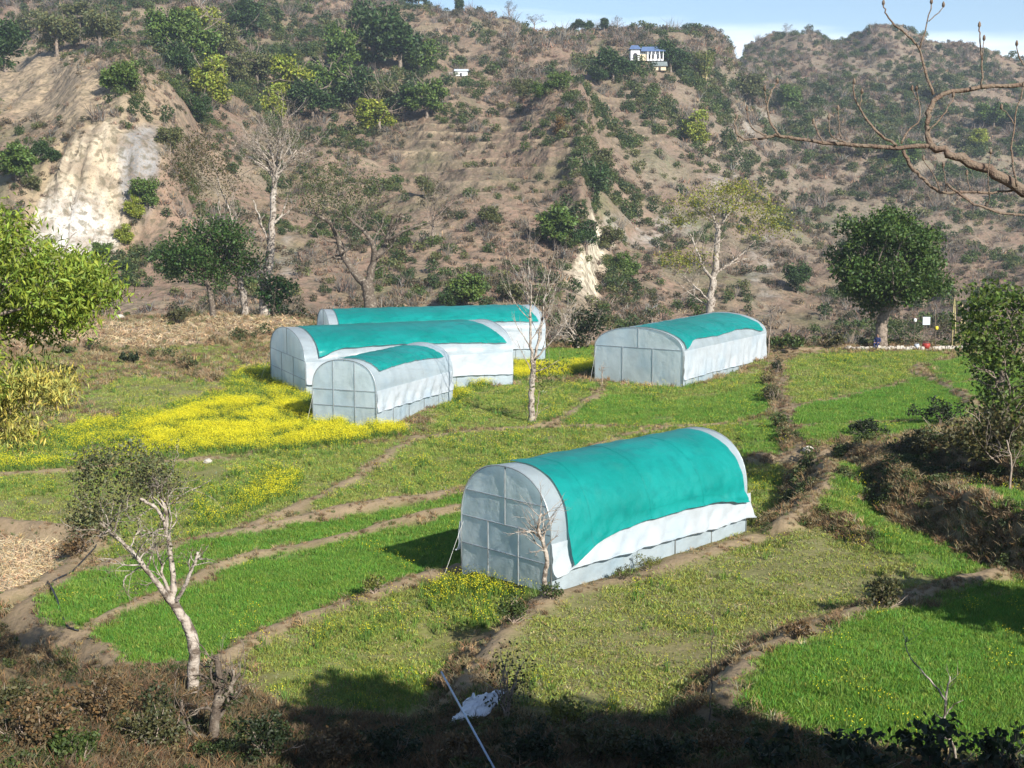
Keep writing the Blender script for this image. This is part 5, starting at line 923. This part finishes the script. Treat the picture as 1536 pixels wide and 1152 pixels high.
# ------------------------------------------------------------------ small things
b = hit(712, 1080); r = np.random.default_rng(3); n = 16
U_, V_ = np.meshgrid(np.linspace(-1, 1, n), np.linspace(-1, 1, n), indexing='ij'); hN = fbm(U_ * 2.3 + 4, V_ * 2.3, 131, 3)
m = MB(); edge = np.clip(1 - np.maximum(np.abs(U_), np.abs(V_)), 0, .25) / .25
G = np.stack([U_ * .50 + V_ * .20 + (hN - .5) * .25, V_ * .42 + U_ * .10 + (fbm(U_ * 3, V_ * 3 + 9, 134) - .5) * .3, .16 + edge * .12 * (hN + .35) + U_ * .12 + V_ * .16 + np.abs(fbm(U_ * 3.2, V_ * 3.2, 133) - .5) * .5], -1)
m.grid(G); G2 = G.copy(); G2[..., 2] -= .02 + edge * .12; m.grid(G2[:, ::-1])
so = m.build('plastic_sack', M['sack'], None, True, tuple(b + [.1, 0, .14])); tag(so, 'crumpled white plastic sack lying on the bank corner', 'sack')
q0 = hit(752, 1172); q0 = q0 + ray(752, 1172) * -.35; q1 = at(662, 1008, q0[1] + 4.4)
m = MB(); m.tube([q0, q1], .021, 10); m.V = [v - q0 for v in m.V]; po = m.build('steel_pipe', M['steel'], None, True, tuple(q0)); tag(po, 'long pale blue pipe leaning up from the bottom edge', 'pipe')
hp_ = [hit(a, c_) + [0, 0, .05] for a, c_ in ((152,806),(142,824),(125,842),(108,860),(90,868),(72,878),(66,880))]; hp2 = [hit(a, c_) + [0, 0, .05 + e_] for a, c_, e_ in ((72,874,0),(78,890,.15),(86,905,.1),(92,925,0),(104,944,0),(118,948,0))]
m = MB(); m.tube(np.array(hp_), .035, 6); m.V = [v - hp_[0] for v in m.V]; tag(m.build('water_hose', M['hose'], None, True, tuple(hp_[0])), 'black hose lying beside the curved path at left', 'hose', 'black water hoses')
m = MB(); m.tube(np.array(hp2), .035, 6); m.V = [v - hp2[0] for v in m.V]; tag(m.build('water_hose', M['hose'], None, True, tuple(hp2[0])), 'black hose crossing the curved left wheat strip', 'hose', 'black water hoses')
# stones along the right rim
m = MB(); r = np.random.default_rng(8)
for i in range(110):
    px = 1268 + i * 1.75 + r.uniform(-1, 1); p = hit(px, 523 + r.uniform(-1.2, 1.0), far=False); 
    if p is None: continue
    s_ = r.uniform(.07, .15); v = np.array([(-1,-1,-1),(1,-1,-1),(1,1,-1),(-1,1,-1),(-.8,-.8,1),(.8,-.7,1),(.7,.8,1),(-.8,.7,1)]) * s_ * r.uniform(.7, 1.2, (8, 3)); m.add(v + p + [0, 0, s_ * .5], [(0,3,2,1),(4,5,6,7),(0,1,5,4),(1,2,6,5),(2,3,7,6),(3,0,4,7)])
tag(m.build('stone_row', M['stone']), 'row of pale stones edging the right field rim', 'stones', kind='stuff')
# scattered pale stones near the bare tree
for i, (x, y, lab) in enumerate(((590,688,''),)): pass
def rock(px, py, s_, lab, seed):
    p = hit(px, py); r = np.random.default_rng(seed); me = bpy.data.meshes.new('stone'); import bmesh; bm = bmesh.new(); bmesh.ops.create_icosphere(bm, subdivisions=2, radius=s_)
    for v in bm.verts: v.co *= 1 + float(r.normal(0, .09)); v.co.z *= .7
    bm.to_mesh(me); bm.free(); me.materials.append(M['stone']); o = obj('stone', me, None, tuple(p + [0, 0, s_ * .25])); tag(o, lab, 'stone', 'loose stones')
rock(1212, 677, .3, 'pale stone lying where the right paths meet', 1); rock(312, 694, .22, 'pale stone on the ridge below the mustard', 2); rock(180, 478, .5, 'pale stone on the left rim above the stubble', 3); rock(815, 590, .2, 'pale stone right of the slender bare tree', 4)
# seated person by the round tree
p = hit(1316, 522, far=False)
sk = bpy.data.meshes.new('person'); J = [((0,0,.42),.15),((0,.02,.62),.15),((0,.03,.82),.16),((0,.02,.93),.07),((0,-.01,1.0),.075),((0,-.02,1.10),.10),((0,-.01,1.18),.07),((.20,.02,.84),.07),((.27,-.06,.62),.055),((.20,-.26,.52),.045),((.17,-.34,.52),.04),((-.20,.02,.84),.07),((-.27,-.06,.62),.055),((-.20,-.26,.52),.045),((-.17,-.34,.52),.04),((.11,-.05,.42),.11),((.14,-.42,.46),.08),((.14,-.44,.08),.055),((.14,-.58,.05),.045),((-.11,-.05,.42),.11),((-.14,-.42,.46),.08),((-.14,-.44,.08),.055),((-.14,-.58,.05),.045)]
sk.from_pydata([j[0] for j in J], [(0,1),(1,2),(2,3),(3,4),(4,5),(5,6),(2,7),(7,8),(8,9),(9,10),(2,11),(11,12),(12,13),(13,14),(0,15),(15,16),(16,17),(17,18),(0,19),(19,20),(20,21),(21,22)], [])
po = obj('person', sk); md = po.modifiers.new('skin', 'SKIN')
for i, j in enumerate(J): sk.skin_vertices[0].data[i].radius = (j[1], j[1])
sk.skin_vertices[0].data[0].use_root = True
sb = po.modifiers.new('sub', 'SUBSURF'); sb.levels = 1; sb.render_levels = 1
me2 = bpy.data.meshes.new_from_object(po.evaluated_get(bpy.context.evaluated_depsgraph_get())); bpy.data.objects.remove(po)
me2.materials.clear(); [me2.materials.append(M[k]) for k in ('cloth_blue', 'skin', 'hair')]
for f in me2.polygons:
    c = f.center; f.material_index = 2 if c.z > 1.1 and c.y > -.05 or c.z > 1.18 else (1 if c.z > .92 or (c.y < -.28 and c.z > .48) else 0); f.use_smooth = True
po = obj('person', me2, None, tuple(p + [0, 0, -.02])); po.rotation_euler = (0, 0, -.6); tag(po, 'person in dark blue clothes sitting beneath the round tree', 'person')
rock(1317, 523, .32, 'stone seat under the person in blue', 5)
def stick(name, px, py, hpx, r_, m_, lab, cat, group=None, lean=0):
    p = hit(px, py, far=False); q = at(px + lean, py - hpx, p[1]); m = MB(); m.tube([p * 0 - [0, 0, .1], (q - p) * .5, q - p], [r_, r_ * .9, r_ * .6], 7); tag(m.build(name, M[m_], None, True, tuple(p)), lab, cat, group); return p
p = stick('wooden_post', 1403, 522, 62, .06, 'bark_dark', 'dark wooden post right of the round tree', 'post')
e = empty('sign_board', at(1388, 521, p[1]), 'pale blue board on a thin leg right of the round tree', 'sign'); w_ = p[1] / F
m = MB(); m.box((-5.5 * w_, -.02, 34 * w_), (5.5 * w_, .02, 46 * w_)); m.build('board', M['sign'], e); m = MB(); m.tube([(0, .03, -.1), (0, .03, 40 * w_)], .025, 6); m.build('leg', M['bark_dark'], e)
e = empty('lamp_post', at(1371, 521, p[1]), 'thin post with small white globe left of the pale board', 'lamp'); m = MB(); m.tube([(0, 0, -.1), (0, 0, 38 * w_)], .025, 6); m.build('post', M['bark_dark'], e); m = MB(); m.tube([(0, 0, 38 * w_), (0, 0, 39 * w_), (0, 0, 41 * w_), (0, 0, 43 * w_), (0, 0, 44 * w_)], [.04, .11, .14, .11, .03], 10); m.build('globe', M['white'], e, True)
def can(name, px, m_, w1, h1, lab, cat):
    q = hit(px, 523, far=False); m = MB(); m.tube([(0, 0, 0), (0, 0, h1 * .5), (0, 0, h1 * .93), (0, 0, h1)], [w1 * .86, w1 * .95, w1, w1 * .8], 12); m.tube([(-w1, 0, h1 * .9), (-w1 * .6, 0, h1 * 1.3), (w1 * .6, 0, h1 * 1.3), (w1, 0, h1 * .9)], .012, 5); tag(m.build(name, M[m_], None, True, tuple(q + [0, 0, .02])), lab, cat)
can('red_tub', 1389, 'red', .34, .42, 'red plastic tub on the rim beside the wooden post', 'tub'); can('pale_bucket', 1375, 'sign', .2, .34, 'pale bucket left of the red tub', 'bucket')
q = at(1405, 492, p[1] - .12); m = MB(); m.tube([(0, 0, -.14), (0, 0, -.1), (0, 0, .1), (0, 0, .14)], [.09, .13, .13, .07], 10); tag(m.build('yellow_can', M['yellow'], None, True, tuple(q)), 'yellow can hanging on the dark wooden post', 'can')
for i, (x, h_, ln, lab) in enumerate(((1428,70,3,'leftmost of the tall bamboo poles on right rim'),(1434,74,-2,'second bamboo pole from the left on right rim'),(1440,66,4,'third bamboo pole from the left on right rim'),(1447,56,0,'short rightmost bamboo pole on the right rim'))): stick('bamboo_pole', x, 522, h_, .045, 'bamboo', lab, 'pole', 'bamboo poles on the rim', ln)

# ------------------------------------------------------------------ buildings on the mountain
def gable(m, x0, x1, y0, y1, z0, z1, ov=.5, hip=0):
    m.add([(x0-ov,y0-ov,z0),(x1+ov,y0-ov,z0),(x1+ov,y1+ov,z0),(x0-ov,y1+ov,z0),(x0-ov+hip,(y0+y1)/2,z1),(x1+ov-hip,(y0+y1)/2,z1)], [(0,1,5,4),(2,3,4,5),(0,4,3),(1,2,5),(0,3,2,1)])
p = hit(966, 93); k = p[1] / F
e = empty('white_house', tuple(p + [0, -1.5, .3]), 'white hill house with blue roofs high on the mountain', 'house'); S_ = k     # one picture pixel in metres
m = MB(); m.box((-20*S_, 0, 0), (-7*S_, 5, 16*S_)); m.build('left_wing', M['white'], e); m = MB(); m.box((-7*S_+.02, .6, 0), (28*S_, 5, 13*S_)); m.build('main_wing', M['white'], e); m = MB(); m.box((-7*S_, .3, 0), (4*S_, .58, 9*S_)); m.build('plinth_wall', M['cream'], e)
m = MB(); gable(m, -20*S_, -7*S_, 0, 5, 16*S_+.01, 23*S_, .6, 1.0); m.build('roof', M['blue_roof'], e); m = MB(); gable(m, -6.5*S_+.7, 28*S_, 0, 5, 13*S_+.01, 21*S_, .6, .8); m.build('roof', M['blue_roof'], e)
an = np.linspace(0, np.pi, 9); m = MB(); V = [(-13.5*S_ + math.cos(a) * 3.6*S_, -.012, 7*S_ + math.sin(a) * 4*S_) for a in an] + [(-17.1*S_, -.012, 2*S_), (-9.9*S_, -.012, 2*S_)]; m.add(V, [tuple(range(9)) + (9, 10)]); m.build('arched_door', M['dark'], e)
for x in (6, 11, 19, 24): m = MB(); m.box((x*S_, .575, 3*S_), ((x+3)*S_, .597, 9*S_)); wo_ = m.build('window', M['dark'], e); m = MB(); m.box(((x-.3)*S_, .50, 2.5*S_), ((x+3.3)*S_, .572, 3*S_)); m.build('sill', M['cream'], wo_)
for x in (4.6, 10, 15.5, 21.5, 27): m = MB(); m.tube([(x*S_, -.3, 0), (x*S_, -.3, 13*S_)], .14, 8); m.build('pillar', M['white'], e)
p = hit(989, 107); e = empty('hill_shed', tuple(p + [0, -1.2, .2]), 'small grey roofed shed just below the white hill house', 'shed'); m = MB(); m.box((-9*S_, 0, 0), (9*S_, 3, 6*S_)); m.build('wall', M['cream'], e); m = MB(); gable(m, -9*S_, 9*S_, 0, 3, 6*S_+.01, 13*S_, .5); m.build('roof', mat('grey_roof', (.16, .19, .19), .7, noise=[(1, (.22, .25, .24), .45, .7, .7)]), e); m = MB(); m.box((-2*S_, -.02, 0), (1.5*S_, -.008, 4.5*S_)); m.build('door', M['dark'], e)
p = hit(689, 115); k = p[1] / F; e = empty('white_shed', tuple(p + [0, -1, .1]), 'tiny white shed alone on the slope above terraces', 'shed'); m = MB(); m.box((-6*k, 0, 0), (12*k, 3, 7*k)); m.build('wall', M['white'], e); m = MB(); m.box((-15*k, .4, 0), (-6*k-.02, 3, 6*k)); m.build('lean_to', mat('grey_wall', (.3, .27, .24), .9), e); m = MB(); gable(m, -6*k, 12*k, 0, 3, 7*k+.01, 10.5*k, .3); m.build('roof', M['sign'], e); m = MB(); m.box((1*k, -.02, 0), (4*k, -.008, 4.5*k)); m.build('door', M['dark'], e)

# ------------------------------------------------------------------ haze over the valley
vb = bpy.data.materials.new('haze'); vb.use_nodes = True; vt = vb.node_tree; vt.nodes.clear(); vo = vt.nodes.new('ShaderNodeOutputMaterial'); pv = vt.nodes.new('ShaderNodeVolumePrincipled')
pv.inputs['Density'].default_value = .00023; pv.inputs['Color'].default_value = (.72, .84, 1.0, 1); pv.inputs['Anisotropy'].default_value = .2; vt.links.new(pv.outputs[0], vo.inputs['Volume'])
zt = float(max(HZ.max(), 60)) + 14
m = MB(); m.box((-1700, -1600, -46.2), (1700, 1700, zt)); hb = m.build('haze', vb); tag(hb, 'thin pale haze hanging over the valley', 'haze', kind='stuff')
